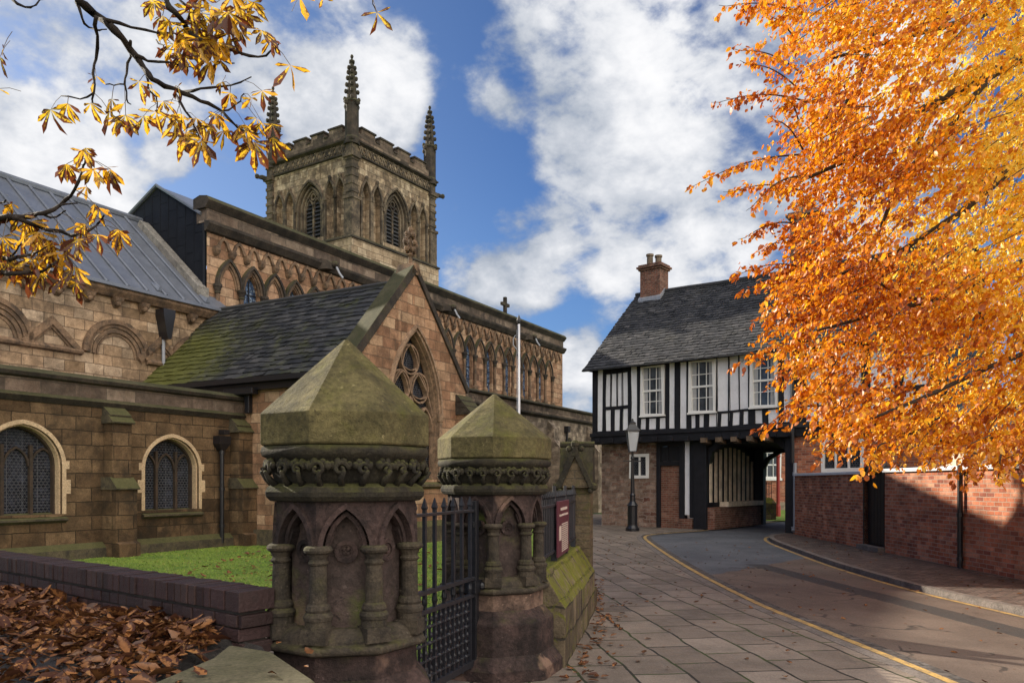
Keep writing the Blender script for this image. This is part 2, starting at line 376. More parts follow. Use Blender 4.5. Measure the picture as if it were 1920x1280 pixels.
def leaf_mat(name, stops, trans=.45, edge=None, shift=None):
    m, k, p, out = new_mat(name); g = k.n('NewGeometry'); r = g.outputs['Random Per Island']; pos = g.outputs['Position']
    a = k.noise(pos, .55, 3, .6); t = k.math('ADD', k.math('MULTIPLY', r, .55), k.math('MULTIPLY', k.mapr(a, .3, .7), .35))
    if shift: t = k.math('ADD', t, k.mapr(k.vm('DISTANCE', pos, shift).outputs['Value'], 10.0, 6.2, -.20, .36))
    col = k.ramp(t, stops)
    f = k.noise(pos, 55, 3, .7)
    col = k.mix(.5, col, k.mix(1.0, col, k.ramp(f, [(.3, .6), (.7, 1.3)]), 'MULTIPLY'))
    if edge:
        uv = k.n('SeparateXYZ', {0: k.n('TexCoord').outputs['UV']})
        d = k.math('ABSOLUTE', k.math('SUBTRACT', uv.outputs[0], .5))
        e = k.math('ADD', k.math('ADD', k.math('MULTIPLY', d, 1.1), k.math('MULTIPLY', uv.outputs[1], .45)), k.math('ADD', k.math('MULTIPLY', k.math('SUBTRACT', k.noise(pos, 42, 4, .65), .5), 1.5), k.math('MULTIPLY', k.math('SUBTRACT', r, .5), .55)))
        br = k.mapr(e, .36, .54)
        rib = k.math('LESS_THAN', k.math('FRACT', k.math('MULTIPLY', k.math('ADD', uv.outputs[1], k.math('MULTIPLY', d, -.5)), 9)), .16)
        col = k.mix(k.math('MULTIPLY', rib, .3), col, (.16, .13, .02)); col = k.mix(br, col, edge)
    df = k.n('BsdfDiffuse', {'Color': col}); tr = k.n('BsdfTranslucent', {'Color': col}); gl = k.n('BsdfGlossy', {'Color': (.6,.6,.6,1), 'Roughness': .42})
    m1 = k.n('MixShader', {0: trans, 1: df.outputs[0], 2: tr.outputs[0]}); m2 = k.n('MixShader', {0: .05, 1: m1.outputs[0], 2: gl.outputs[0]})
    k.L.new(m2.outputs[0], out.inputs[0])
    return m

PINK = [(.20, .105, .062), (.46, .275, .165), (.33, .185, .108), (.55, .375, .24), (.41, .225, .135)]
M = {}
M['nave'] = masonry('pink_ashlar', PINK, .62, .30, (.13, .085, .055), .010, .45, moss=.0, streak=.45)
M['porch'] = masonry('porch_ashlar', [(.19, .098, .055), (.44, .27, .16), (.33, .18, .105), (.52, .36, .225), (.38, .215, .125), (.27, .145, .085)], .52, .27, (.15, .10, .065), .009, .45, streak=.2)
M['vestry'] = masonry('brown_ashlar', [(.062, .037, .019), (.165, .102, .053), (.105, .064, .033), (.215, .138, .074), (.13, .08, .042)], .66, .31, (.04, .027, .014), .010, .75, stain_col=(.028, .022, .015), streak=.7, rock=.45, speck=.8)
M['chancel'] = masonry('chancel_ashlar', [(.25, .165, .095), (.54, .37, .23), (.38, .26, .16), (.60, .45, .31), (.31, .22, .14)], .55, .29, (.13, .09, .06), .009, .5, streak=.15)
M['parapet'] = masonry('parapet_ashlar', [(.075, .06, .048), (.19, .135, .10), (.12, .09, .07), (.28, .21, .155), (.09, .07, .055)], .72, .29, (.08, .065, .05), .007, .75, streak=.6)
M['tower'] = masonry('tower_ashlar', [(.22, .155, .095), (.47, .355, .235), (.34, .25, .16), (.56, .45, .315), (.28, .20, .13)], .66, .33, (.13, .095, .062), .011, .6, streak=.5)
M['rubble'] = masonry('rubble_stone', [(.16, .125, .09), (.38, .30, .22), (.26, .20, .15), (.46, .37, .27)], .40, .23, (.26, .21, .16), .012, .6, wob=.04, streak=.3)
M['darktrim'] = stone('weathered_trim', (.020, .017, .015), (.075, .058, .045), .6, moss=.25, scale=1.5)
M['trim'] = stone('carved_trim', (.26, .165, .10), (.085, .058, .04), .6, scale=1.6)
M['towertrim'] = stone('tower_trim', (.19, .145, .098), (.032, .026, .021), .75, scale=1.2)
M['mullion'] = stone('dark_mullion_stone', (.075, .05, .034), (.04, .03, .022), .5, scale=3)
M['palestone'] = stone('new_limestone', (.56, .41, .25), (.47, .34, .21), .12, scale=2.5)
M['tracery'] = stone('tracery_stone', (.36, .24, .155), (.20, .13, .085), .5, scale=3)
M['mossledge'] = stone('mossy_ledge', (.06, .05, .033), (.125, .10, .06), .6, moss=.6, moss_col=(.085, .088, .024), scale=2.5)
M['lead'] = simple('lead_sheet', (.175, .19, .225), .42, .35, .28, 1.4, .12, .6)
M['leaddark'] = simple('dark_lead_cladding', (.016, .018, .024), .75, .0, .35, 1.2, .15, .12)
M['slate_porch'] = slate_mat('porch_slates', [(.012, .013, .015), (.030, .030, .032), (.060, .058, .058), (.016, .017, .02), (.038, .038, .04)], 1.0, (.062, .066, .016), .5, .54, (-10.2, 22.4, 5.2))
M['slate_house'] = slate_mat('house_slates', [(.016, .017, .020), (.042, .042, .046), (.026, .027, .03), (.062, .06, .062)], .35, (.075, .07, .05), .25, .6)
M['glassd'] = glass_mat('leaded_glass', (.008, .009, .013), 1.0)
M['stained'] = stained('stained_glass')
M['glass'] = glass_mat('window_glass', (.02, .024, .028), 0, .05)
M['black'] = simple('black_iron', (.012, .012, .015), .38, .0, .3, 20, .25, .5)
M['ironworn'] = simple('worn_black_iron', (.018, .018, .023), .5, .0, .4, 16, .3, .5)
M['pipe'] = simple('grey_lead_pipe', (.30, .31, .34), .45, .2, .2, 8, .1)
M['louvre'] = simple('louvre_wood', (.035, .034, .036), .7, 0, .3, 4)
M['cap'] = stone('mossy_cap_stone', (.150, .122, .052), (.072, .060, .026), .5, (.028, .024, .012), .55, (.125, .125, .016), 2.4, bmp=.9, upw=.10, mthr=.0)
M['carve'] = stone('mossy_carved_stone', (.055, .046, .028), (.028, .024, .019), .5, (.012, .010, .009), .55, (.10, .098, .022), 4.5, bmp=.9, upw=.35, mthr=.04)
M['shaft'] = stone('sooty_purple_stone', (.075, .047, .041), (.024, .018, .017), .6, (.007, .006, .006), .3, (.10, .12, .015), 2.6, bmp=.8, patch=(.20, .125, .092), upw=.15, mthr=.08)
M['shaftmoss'] = stone('panel_stone', (.082, .056, .048), (.045, .033, .029), .45, (.016, .013, .012), .75, (.12, .165, .010), 1.7, bmp=.8, patch=(.19, .125, .09), upw=.05, mthr=.03)
M['dieworn'] = stone('worn_pink_stone', (.27, .175, .125), (.12, .078, .06), .7, (.02, .015, .014), 0, scale=1.9, bmp=.8)
M['column'] = stone('mossy_column_stone', (.082, .064, .044), (.040, .033, .026), .5, (.014, .012, .011), .5, (.095, .092, .024), 4, bmp=.7, upw=.16, mthr=.02)
M['greystone'] = stone('grey_coping_stone', (.27, .25, .22), (.17, .155, .14), .4, scale=2.2, bmp=.6)
def island_brick(name, cols, rough):
    m, k, p, _ = new_mat(name); g = k.n('NewGeometry'); pos = g.outputs['Position']
    col = k.ramp(g.outputs['Random Per Island'], [(i/(len(cols)-1), c) for i, c in enumerate(cols)]); f = k.noise(pos, 60, 4, .75); a = k.noise(pos, 7, 5, .7)
    col = k.mix(.8, col, k.mix(1.0, col, k.ramp(f, [(.25, .4), (.75, 1.6)]), 'MULTIPLY')); col = k.mix(k.mapr(a, .5, .7, 0, .6), col, (.03, .024, .022))
    k.L.new(col, p.inputs['Base Color']); k.L.new(k.mapr(f, .2, .8, rough*.75, rough*1.15), p.inputs['Roughness']); p.inputs['Specular IOR Level'].default_value = .22
    bump(k, p, k.math('ADD', f, k.math('MULTIPLY', a, 1.5)), .7, .012); return m
M['bluebrick'] = island_brick('purple_brick', [(.026, .015, .014), (.056, .030, .028), (.038, .023, .022), (.066, .038, .033)], .6)
M['slab'] = stone('worn_slab', (.17, .14, .095), (.11, .095, .06), .25, moss=.2, scale=3)
M['mosswall'] = masonry('mossy_wall_stone', [(.09, .07, .045), (.24, .185, .12), (.14, .11, .07), (.30, .24, .16)], .55, .26, (.04, .034, .024), .012, .6, moss=.85, moss_col=(.17, .175, .016), streak=.3, wob=.025, bmp=.9)
M['pier'] = masonry('pier_stone', [(.13, .095, .056), (.19, .14, .085), (.155, .115, .07)], .7, .10, (.10, .08, .055), .006, .5, moss=.5, streak=.3, rock=.6)
M['timber'] = simple('black_timber', (.012, .012, .016), .62, 0, .4, 5, .5, .3, .012)
M['plaster'] = simple('white_lime_plaster', (.74, .74, .765), .9, 0, .16, 2.2, .5, .15, .02)
M['white'] = simple('white_paint', (.74, .73, .70), .5, 0, .08, 6, .05)
M['curtain'] = simple('net_curtain', (.36, .36, .36), .9, 0, .15, 5, .2)
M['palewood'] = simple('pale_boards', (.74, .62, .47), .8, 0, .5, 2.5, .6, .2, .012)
M['oak'] = simple('old_oak', (.16, .11, .07), .75, 0, .5, 4, .5)
BR = [(.36, .11, .055), (.54, .20, .11), (.44, .145, .075), (.26, .085, .058), (.60, .28, .17), (.48, .16, .085)]
M['brick'] = masonry('red_brick', BR, .235, .082, (.34, .26, .20), .008, .35, stain_col=(.07, .042, .034), streak=.3, wob=.004, bmp=.5, speck=.5)
M['brickold'] = masonry('old_red_brick', [(.16, .065, .045), (.28, .12, .08), (.21, .088, .058), (.34, .18, .125)], .235, .08, (.24, .19, .15), .009, .6, streak=.4, wob=.012)
M['stonebrick'] = masonry('patched_stone_and_brick', [(.17, .10, .075), (.36, .25, .19), (.25, .15, .11), (.42, .32, .25), (.20, .085, .06)], .33, .14, (.28, .22, .18), .016, .5, wob=.05, bmp=1.0, streak=.2)
M['painted'] = simple('grey_painted_coping', (.60, .60, .62), .6, 0, .12, 4, .2)
M['terracotta'] = simple('chimney_pot_clay', (.17, .125, .085), .8, 0, .3, 6)
def worn_paint():
    m, k, p, _ = new_mat('yellow_road_paint'); pos = k.n('NewGeometry').outputs['Position']
    f = k.noise(pos, 45, 4, .8); a = k.noise(pos, 5, 5, .7)
    col = k.mix(k.mapr(k.math('ADD', k.math('MULTIPLY', f, .6), k.math('MULTIPLY', a, .6)), .56, .70), (.44, .275, .075), (.11, .085, .06)); col = k.mix(k.mapr(a, .35, .65, 0, .6), col, (.27, .18, .075))
    k.L.new(col, p.inputs['Base Color']); p.inputs['Roughness'].default_value = .85; bump(k, p, f, .4, .006); M['yellow'] = m
worn_paint()
M['maroon'] = simple('maroon_sign', (.10, .022, .035), .4, 0, .1, 4, 0)
M['cream'] = simple('cream_print', (.55, .45, .38), .6, 0, .05, 4, 0)
M['redpaint'] = simple('red_paint', (.35, .04, .03), .5, 0, .1, 4, 0)
M['bark'] = simple('dark_bark', (.040, .030, .024), .9, 0, .5, 14, .8, .2, .02)
M['beechbark'] = simple('beech_bark', (.060, .046, .036), .85, 0, .4, 8, .5, .2, .01)
M['steel'] = simple('white_flagpole_paint', (.62, .62, .64), .4, .1, .08, 3, .05)

# ------------------------------------------------------------------ ground materials
def ground_mats():
    m, k, p, _ = new_mat('paving_slabs'); pos = k.n('NewGeometry').outputs['Position']
    wv = k.vm('MULTIPLY', k.vm('SUBTRACT', k.n('TexNoise', {'Vector': pos, 'Scale': 1.1, 'Detail': 3}).outputs['Color'], (.5,.5,.5)).outputs[0], (.16, .16, 0)).outputs[0]
    v = k.n('Mapping', {'Vector': k.vm('ADD', pos, wv).outputs[0], 'Rotation': (0, 0, math.radians(-97))}).outputs[0]
    br = k.n('TexBrick', {'Vector': v, 'Color1': (0,0,0,1), 'Color2': (1,1,1,1), 'Mortar': (.5,.5,.5,1), 'Scale': 1.0, 'Mortar Size': .015, 'Mortar Smooth': .3, 'Brick Width': .72, 'Row Height': .46}, offset=.5)
    f = k.noise(pos, 55, 4, .75); a = k.noise(pos, 1.3, 6, .6, .4); b = k.noise(pos, 7, 5, .65)
    col = k.ramp(br.outputs['Color'], [(0, (.15, .12, .096)), (.35, (.215, .173, .139)), (.7, (.18, .144, .115)), (1, (.25, .203, .164))])
    col = k.mix(k.mapr(a, .35, .7, 0, .5), col, (.06, .05, .041)); col = k.mix(.75, col, k.mix(1.0, col, k.ramp(f, [(.3, .6), (.7, 1.4)]), 'MULTIPLY'))
    jc = k.mix(k.mapr(k.noise(pos, 1.7, 3), .45, .6), (.022, .02, .016), (.035, .05, .012))
    col = k.mix(br.outputs['Fac'], col, jc)
    k.L.new(col, p.inputs['Base Color']); k.L.new(k.mapr(b, .3, .7, .62, .9), p.inputs['Roughness']); p.inputs['Specular IOR Level'].default_value = .3
    bump(k, p, k.math('ADD', k.math('MULTIPLY', k.math('SUBTRACT', 1.0, br.outputs['Fac']), 1.2), k.math('ADD', k.math('MULTIPLY', f, .25), k.math('ADD', b, k.math('MULTIPLY', br.outputs['Color'], .8)))), .55, .02)
    M['paving'] = m
    m, k, p, _ = new_mat('tarmac'); pos = k.n('NewGeometry').outputs['Position']; s = k.n('SeparateXYZ', {0: pos}); X, Y = s.outputs[0], s.outputs[1]
    f = k.noise(pos, 90, 4, .8); f2 = k.noise(pos, 28, 4, .7); a = k.noise(pos, .8, 5, .6); b = k.noise(pos, 3.5, 5, .65)
    col = k.mix(k.mapr(a, .3, .7), (.105, .078, .063), (.16, .12, .096))
    # blue-grey relaid surface beyond the bend, and a patched trench along the right lane
    edge = k.math('ADD', Y, k.math('ADD', k.math('MULTIPLY', X, -1.2), k.math('MULTIPLY', k.math('SUBTRACT', b, .5), .6)))
    grey = k.mapr(edge, 9.7, 9.85)
    col = k.mix(grey, col, k.mix(k.mapr(a, .35, .65), (.075, .079, .090), (.11, .114, .125)))
    tx = k.math('SUBTRACT', X, k.math('ADD', 5.15, k.math('MULTIPLY', k.math('SUBTRACT', 16.0, Y), .10)))
    tr = k.math('MULTIPLY', k.math('LESS_THAN', k.math('ABSOLUTE', k.math('ADD', tx, k.math('MULTIPLY', k.math('SUBTRACT', b, .5), .12))), .23), k.math('LESS_THAN', Y, 16.3))
    col = k.mix(k.math('MULTIPLY', tr, .85), col, (.042, .040, .040))
    col = k.mix(.7, col, k.mix(1.0, col, k.ramp(f, [(.25, .35), (.55, 1.0), (.8, 2.0)]), 'MULTIPLY'))
    col = k.mix(k.mapr(b, .62, .75, 0, .4), col, (.05, .04, .035))
    cr = k.n('TexVoronoi', {'Vector': k.vm('ADD', pos, k.vm('MULTIPLY', k.n('TexNoise', {'Vector': pos, 'Scale': 2.0}).outputs['Color'], (.9, .9, 0)).outputs[0]).outputs[0], 'Scale': .45}, feature='DISTANCE_TO_EDGE').outputs['Distance']
    col = k.mix(k.math('MULTIPLY', k.mapr(cr, .014, .004), k.mapr(a, .45, .6, 0, .8)), col, (.02, .018, .016))
    k.L.new(col, p.inputs['Base Color']); k.L.new(k.mapr(f2, .2, .8, .68, .95), p.inputs['Roughness']); p.inputs['Specular IOR Level'].default_value = .3
    bump(k, p, k.math('ADD', f, k.math('MULTIPLY', f2, .8)), .6, .012)
    M['tarmac'] = m
    M['setts'] = masonry('footway_setts', [(.105, .075, .065), (.19, .14, .12), (.14, .10, .088), (.22, .17, .145)], .21, .105, (.05, .042, .036), .012, .4, wob=.012, bmp=.9, rough=.85)
    M['kerbstone'] = stone('kerb_granite', (.20, .17, .15), (.12, .105, .095), .3, scale=3)
    M['channel'] = masonry('channel_setts', [(.10, .09, .085), (.17, .15, .14)], .14, .12, (.05, .045, .04), .01, .3, bmp=.6)
    m, k, p, _ = new_mat('lawn_turf'); pos = k.n('NewGeometry').outputs['Position']
    a = k.noise(pos, .9, 6, .68); f = k.noise(pos, 40, 5, .75)
    col = k.mix(k.mapr(a, .3, .7), (.085, .16, .016), (.19, .26, .03)); col = k.mix(k.mapr(k.noise(pos, 2.3, 5, .7), .56, .68, 0, .6), col, (.13, .10, .045)); col = k.mix(.7, col, k.mix(1.0, col, k.ramp(f, [(.3, .45), (.7, 1.5)]), 'MULTIPLY'))
    k.L.new(col, p.inputs['Base Color']); p.inputs['Roughness'].default_value = 1; bump(k, p, f, .8, .04); M['turf'] = m
    m, k, p, _ = new_mat('leaf_mould_soil'); pos = k.n('NewGeometry').outputs['Position']
    a = k.noise(pos, 3, 6, .65); f = k.noise(pos, 60, 5, .75)
    col = k.ramp(f, [(.3, (.012, .010, .009)), (.55, (.035, .029, .025)), (.72, (.09, .075, .065)), (.85, (.16, .13, .11))])
    k.L.new(col, p.inputs['Base Color']); k.L.new(k.mapr(a, .35, .65, .45, .9), p.inputs['Roughness']); bump(k, p, k.math('ADD', f, a), .9, .03); M['soil'] = m
    m, k, p, _ = new_mat('grass_blades'); r = k.n('NewGeometry').outputs['Random Per Island']
    k.L.new(k.ramp(r, [(0, (.09, .17, .015)), (.5, (.15, .25, .022)), (.85, (.22, .30, .035)), (1, (.30, .24, .07))]), p.inputs['Base Color']); p.inputs['Roughness'].default_value = .8; M['blade'] = m
ground_mats()
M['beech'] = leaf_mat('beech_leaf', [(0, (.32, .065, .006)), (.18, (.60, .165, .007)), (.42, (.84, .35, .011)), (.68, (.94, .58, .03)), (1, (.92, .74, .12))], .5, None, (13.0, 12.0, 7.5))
M['chest'] = leaf_mat('chestnut_leaf', [(0, (.66, .28, .012)), (.4, (.76, .46, .025)), (.8, (.58, .47, .045)), (1, (.20, .27, .035))], .6, (.11, .028, .009))
M['litter'] = leaf_mat('fallen_leaf', [(0, (.05, .024, .013)), (.25, (.16, .065, .026)), (.5, (.31, .13, .045)), (.75, (.45, .22, .08)), (1, (.66, .46, .22))], .12, (.075, .028, .014))

# ------------------------------------------------------------------ GROUND
def offset_curve(c, o):
    r = []
    for i, p in enumerate(c):
        a = Vector(c[max(i-1, 0)]); b = Vector(c[min(i+1, len(c)-1)]); d = (b-a).normalized()
        r.append((p[0]+d.y*o, p[1]-d.x*o))          # +o is to the right of travel
    return r
def smooth_curve(c, n=6):
    out = []
    for i in range(len(c)-1):
        p0, p1, p2, p3 = (Vector(c[max(i-1, 0)]), Vector(c[i]), Vector(c[i+1]), Vector(c[min(i+2, len(c)-1)]))
        for k in range(n):
            t = k/n; out.append(tuple(.5*((2*p1)+(p2-p0)*t+(2*p0-5*p1+4*p2-p3)*t*t+(3*p1-p0-3*p2+p3)*t**3)))
    out.append(tuple(c[-1])); return out
def strip(c, o0, o1, z, name, mat, props=STR, zb=None):
    A = offset_curve(c, o0); B = offset_curve(c, o1); mb = MB()
    for i in range(len(c)-1):
        mb.poly((*A[i], z), (*A[i+1], z), (*B[i+1], z), (*B[i], z))
        if zb is not None: mb.poly((*A[i], zb), (*A[i+1], zb), (*A[i+1], z), (*A[i], z)); mb.poly((*B[i], zb), (*B[i+1], zb), (*B[i+1], z), (*B[i], z))
    return mb.build(name, mat, props=props, recalc=zb is None)
KL = smooth_curve([(3.8,-8),(3.72,3),(3.58,6.5),(3.42,8.9),(3.30,11.1),(3.38,15.4),(3.72,21.2),(4.0,23.9),(4.45,25.1),(5.4,26.1),(6.6,27.2),(8.6,29.9),(10.6,32.6),(13.5,36.5),(17,41)])
KR = smooth_curve([(7.4,-8),(7.25,3),(6.95,7),(6.72,10),(6.56,12.6),(6.72,15.9),(7.15,19.5),(7.60,22.6),(8.15,24.45),(8.75,25.25),(9.3,25.9),(12.6,30.2),(15.6,34),(19,38)])
mb = MB(); mb.poly((-900,-300,-.13),(900,-300,-.13),(900,1500,-.13),(-900,1500,-.13)); mb.build('ground', M['turf'], props=STR)
mb = MB()
n = min(len(KL), len(KR))
L = KL; R = KR
def resample(c, m):
    d = [0]
    for a, b in zip(c, c[1:]): d.append(d[-1]+math.dist(a, b))
    out = []
    for k in range(m):
        t = d[-1]*k/(m-1); i = max(j for j in range(len(d)) if d[j] <= t+1e-9); i = min(i, len(c)-2); u = (t-d[i])/(d[i+1]-d[i])
        out.append((c[i][0]+(c[i+1][0]-c[i][0])*u, c[i][1]+(c[i+1][1]-c[i][1])*u))
    return out
for (a, b), (c, d) in zip(zip(resample(L, 90), resample(L, 90)[1:]), zip(resample(R, 90), resample(R, 90)[1:])): mb.poly((*a, -.028), (*c, -.09), (*d, -.09), (*b, -.028))
mb.build('road', M['tarmac'], props=STR)
mb = MB()
Ls = offset_curve(KL, -.14)
for a, b in zip(Ls, Ls[1:]): mb.poly((-12, a[1], 0), (*a, 0), (*b, 0), (-12, b[1], 0)) if a[1] < 41 else None
mb.build('pavement', M['paving'], props=STR)
mb = MB(); Rs = offset_curve(KR, .14)
for a, b in zip(Rs, Rs[1:]): mb.poly((*a, 0), (30, a[1], 0), (30, b[1], 0), (*b, 0))
mb.build('footway', M['setts'], props=STR)
strip(KL, -.14, 0, .004, 'kerb', M['kerbstone'], zb=-.12)
strip(KR, 0, .14, .004, 'kerb', M['kerbstone'], zb=-.12)
strip(KL, .02, .30, -.022, 'gutter', M['channel'])
strip(KL, .06, .15, -.016, 'road_marking', M['yellow'])
strip(KR, -.155, -.07, -.080, 'road_marking', M['yellow'])
# churchyard lawn, path inside the gate
mb = MB(); mb.poly((-30, 5.5, .008), (-1.6, 5.0, .008), (-.75, 6.6, .008), (1.0, 16, .008), (1.3, 40, .008), (-30, 60, .008)); mb.build('lawn', M['turf'], props=STR)
mb = MB(); mb.poly((-.95, 5.1, .014), (-.1, 6.6, .014), (-4.6, 9.6, .014), (-5.6, 8.1, .014)); mb.build('path', M['paving'], props=STR)
mb = MB(); mb.poly((9.5, 33.5, .012), (24, 33.5, .012), (30, 60, .012), (9.5, 60, .012)); mb.build('lawn', M['turf'], props=STR)

def grass_patch(n, gen, name='grass'):
    V = np.zeros((n, 3, 3)); 
    for i in range(n):
        x, y = gen(); a = random.random()*PI; w = random.uniform(.004, .008)*(1+y/18); h = random.uniform(.012, .034); dx, dy = math.cos(a)*w, math.sin(a)*w
        V[i] = ((x-dx, y-dy, .006), (x+dx, y+dy, .006), (x+random.uniform(-.03, .03), y+random.uniform(-.03, .03), h))
    me = bpy.data.meshes.new(name); me.from_pydata(V.reshape(-1, 3).tolist(), [], [(3*i, 3*i+1, 3*i+2) for i in range(n)]); me.materials.append(M['blade'])
    o = bpy.data.objects.new(name, me); COL.objects.link(o); o['kind'] = 'stuff'; return o
def gl():
    while True:
        Z = random.uniform(9.5, 20.5); px = random.uniform(150, 960); x = (px-960)/FPX*Z
        if x < .2+(Z-7)*.1 and (x+7.22)*.8756-(Z-20.8)*.483 > .15: return x, Z
grass_patch(38000, gl)

# ------------------------------------------------------------------ slates
def slates(mb, p0, u, v, U, V, rh, sw, jit=.006, thick=.016, keep=None):
    p0 = Vector(p0); u = Vector(u).normalized(); v = Vector(v).normalized(); nrm = u.cross(v).normalized()
    if nrm.z < 0: nrm = -nrm
    rows = int(V/rh)+1
    for r in range(rows):
        x = -random.random()*sw; v0 = r*rh-.02; v1 = min(v0+rh*1.25, V+.02); lift = thick
        while x < U:
            w = sw*random.uniform(.7, 1.3); a = max(0, x+.004); b = min(U, x+w-.004); x += w
            if b-a < .03: continue
            if keep and not keep((a+b)/2, v0): continue
            j = random.uniform(-jit, jit)*2.2; t = random.uniform(-jit, jit); l1 = lift+random.uniform(-.3, .5)*jit
            A = p0+u*a+v*(v0+j)+nrm*(l1+t); B = p0+u*b+v*(v0+j+random.uniform(-jit, jit))+nrm*(l1-t); C = p0+u*b+v*v1+nrm*.002; D = p0+u*a+v*v1+nrm*.002
            mb.add([A, B, C, D, A-nrm*thick*1.1, B-nrm*thick*1.1], [(0, 1, 2, 3), (4, 5, 1, 0)])

# ------------------------------------------------------------------ CHURCH
church = thing('church', 'old sandstone church with pinnacled tower, arcaded clerestory and gabled side chapel', 'church', (CH.o[0], CH.o[1], 0), CH.rot)
def part(mb, name, mats, parent, **kw): return mb.build(name, mats, parent, **kw)

# -- vestry: the low range on the left
P0 = plane(0)
w1 = hole(tudor(-5.72, .80, 2.02, 2.86), .99); w2 = hole(tudor(-2.2, .76, 2.0, 2.76), 1.0)
mb = MB(); mb.wall(-9, 0, 0, 3.42, P0, [w1, w2], .32)
mb.poly((0, 0, 0), (0, 4, 0), (0, 4, 3.4), (0, 0, 3.4))
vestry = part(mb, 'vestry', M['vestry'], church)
mb = MB(); mb.box(-9, .02, -.02, .22, 3.42, 3.86); part(mb, 'parapet', M['parapet'], vestry)
mb = MB(); mb.mould([(-.14, 3.92), (-.10, 3.84), (.0, 3.80), (.26, 3.80), (.26, 3.96), (.02, 4.02)], -9, .1); part(mb, 'coping', M['darktrim'], vestry, bevel=.01)
mb = MB(); mb.mould([(-.12, 3.44), (-.02, 3.32), (.0, 3.32), (.0, 3.50), (-.02, 3.52)], -9, .06); part(mb, 'string_course', M['darktrim'], vestry, bevel=.008)
mb = MB(); mb.mould([(-.16, 0), (-.16, .22), (-.02, .34), (0, .34), (0, 0)], -9, .12); part(mb, 'plinth', M['mossledge'], vestry)
mb = MB(); mb.poly((-9, .2, 3.5), (0, .2, 3.5), (0, 4, 3.75), (-9, 4, 3.75)); part(mb, 'roof', M['lead'], vestry)
for i, (h, cx, hw, zs, za) in enumerate(((w1, -5.72, .80, 2.02, 2.86), (w2, -2.2, .76, 2.0, 2.76))):
    mb = MB(); path = [(cx-hw, h['z0'])]+h['top']+[(cx+hw, h['z0'])]
    mb.ribbon(path, .0, .085, -.015, .05, P0)
    for sx in (-1, 1):
        for z0, z1, e in ((1.42, 1.72, .10), (1.95, 2.12, .07)):
            a, b = sorted((cx+sx*(hw+.08), cx+sx*(hw+.085+e))); mb.box(a, b, -.013, .03, z0, z1)
    mb.ribbon(path, -.035, -.0, .06, .2, P0)
    mb.mi = 1; mb.fill(h, P0, .30); mb.mi = 2
    for f in (-.36, .36):
        mb.box(cx+hw*f-.032, cx+hw*f+.032, .22, .30, h['z0'], zs+.42)
    for f in (-.68, 0, .68):
        mb.ribbon(arch(cx+hw*f, hw*.31, zs-.02, zs+.36), -.02, .02, .24, .30, P0)
    mb.ribbon(path, -.075, -.035, .2, .30, P0)
    part(mb, 'window', [M['palestone'], M['glassd'], M['mullion']], vestry, props={'label': 'pointed leaded window in a pale stone surround'})
    mb = MB(); mb.mould([(-.10, .86), (-.10, .90), (.3, 1.02), (.3, .84), (0, .80)], cx-hw-.08, cx+hw+.08); part(mb, 'sill', M['mossledge'], vestry)
def voussoirs(mb, path, w, mp, d=-.004):
    for i in range(0, len(path)-1):
        mb.ribbon(path[i:i+2], .11, .11+w, d, .02, mp)
for x0, x1 in ((-4.02, -3.50), (-.48, .16)):
    mb = MB()
    mb.loft([[(x0, 0, z), (x1, 0, z), (x1, y, z), (x0, y, z)] for z, y in ((0, -.62), (.30, -.62), (.34, -.50), (1.52, -.50))])
    mb.loft([[(x0+.03, 0, z), (x1-.03, 0, z), (x1-.03, y, z), (x0+.03, y, z)] for z, y in ((1.76, -.34), (3.0, -.34))])
    b = part(mb, 'buttress', M['vestry'], vestry, bevel=.008)
    mb = MB()
    mb.loft([[(x0-.03, 0, z), (x1+.03, 0, z), (x1+.03, y, z), (x0-.03, y, z)] for z, y in ((1.50, -.56), (1.53, -.57), (1.78, -.32))]); part(mb, 'weathering', M['mossledge'], vestry)
    mb = MB(); mb.loft([[(x0-.02, 0, z), (x1+.02, 0, z), (x1+.02, y, z), (x0-.02, y, z)] for z, y in ((2.98, -.40), (3.01, -.41), (3.16, -.25))])
    mb.loft([[(x0-.0, 0, z), (x1+.0, 0, z), (x1+.0, y, z), (x0-.0, y, z)] for z, y in ((3.14, -.29), (3.17, -.30), (3.36, -.04))])
    part(mb, 'weathering', M['mossledge'], vestry)
mb = MB(); xx = -.82
mb.tube([(xx, -.12, .1), (xx, -.12, 2.62)], .055, 10)
for z in (.5, 1.45, 2.4): mb.lathe([(.075, 0), (.075, .08)], 10, (xx, -.12, z))
mb.loft([[(xx-a, -.24-b, z), (xx+a, -.24-b, z), (xx+a, .0, z), (xx-a, .0, z)] for z, a, b in ((2.5, .07, -.06), (2.66, .18, 0), (2.86, .18, .02))])
mb.box(xx-.09, xx+.09, -.30, -.1, 2.9, 3.02)
part(mb, 'downpipe', M['black'], vestry, props={'label': 'black downpipe with a floodlight on its hopper'})

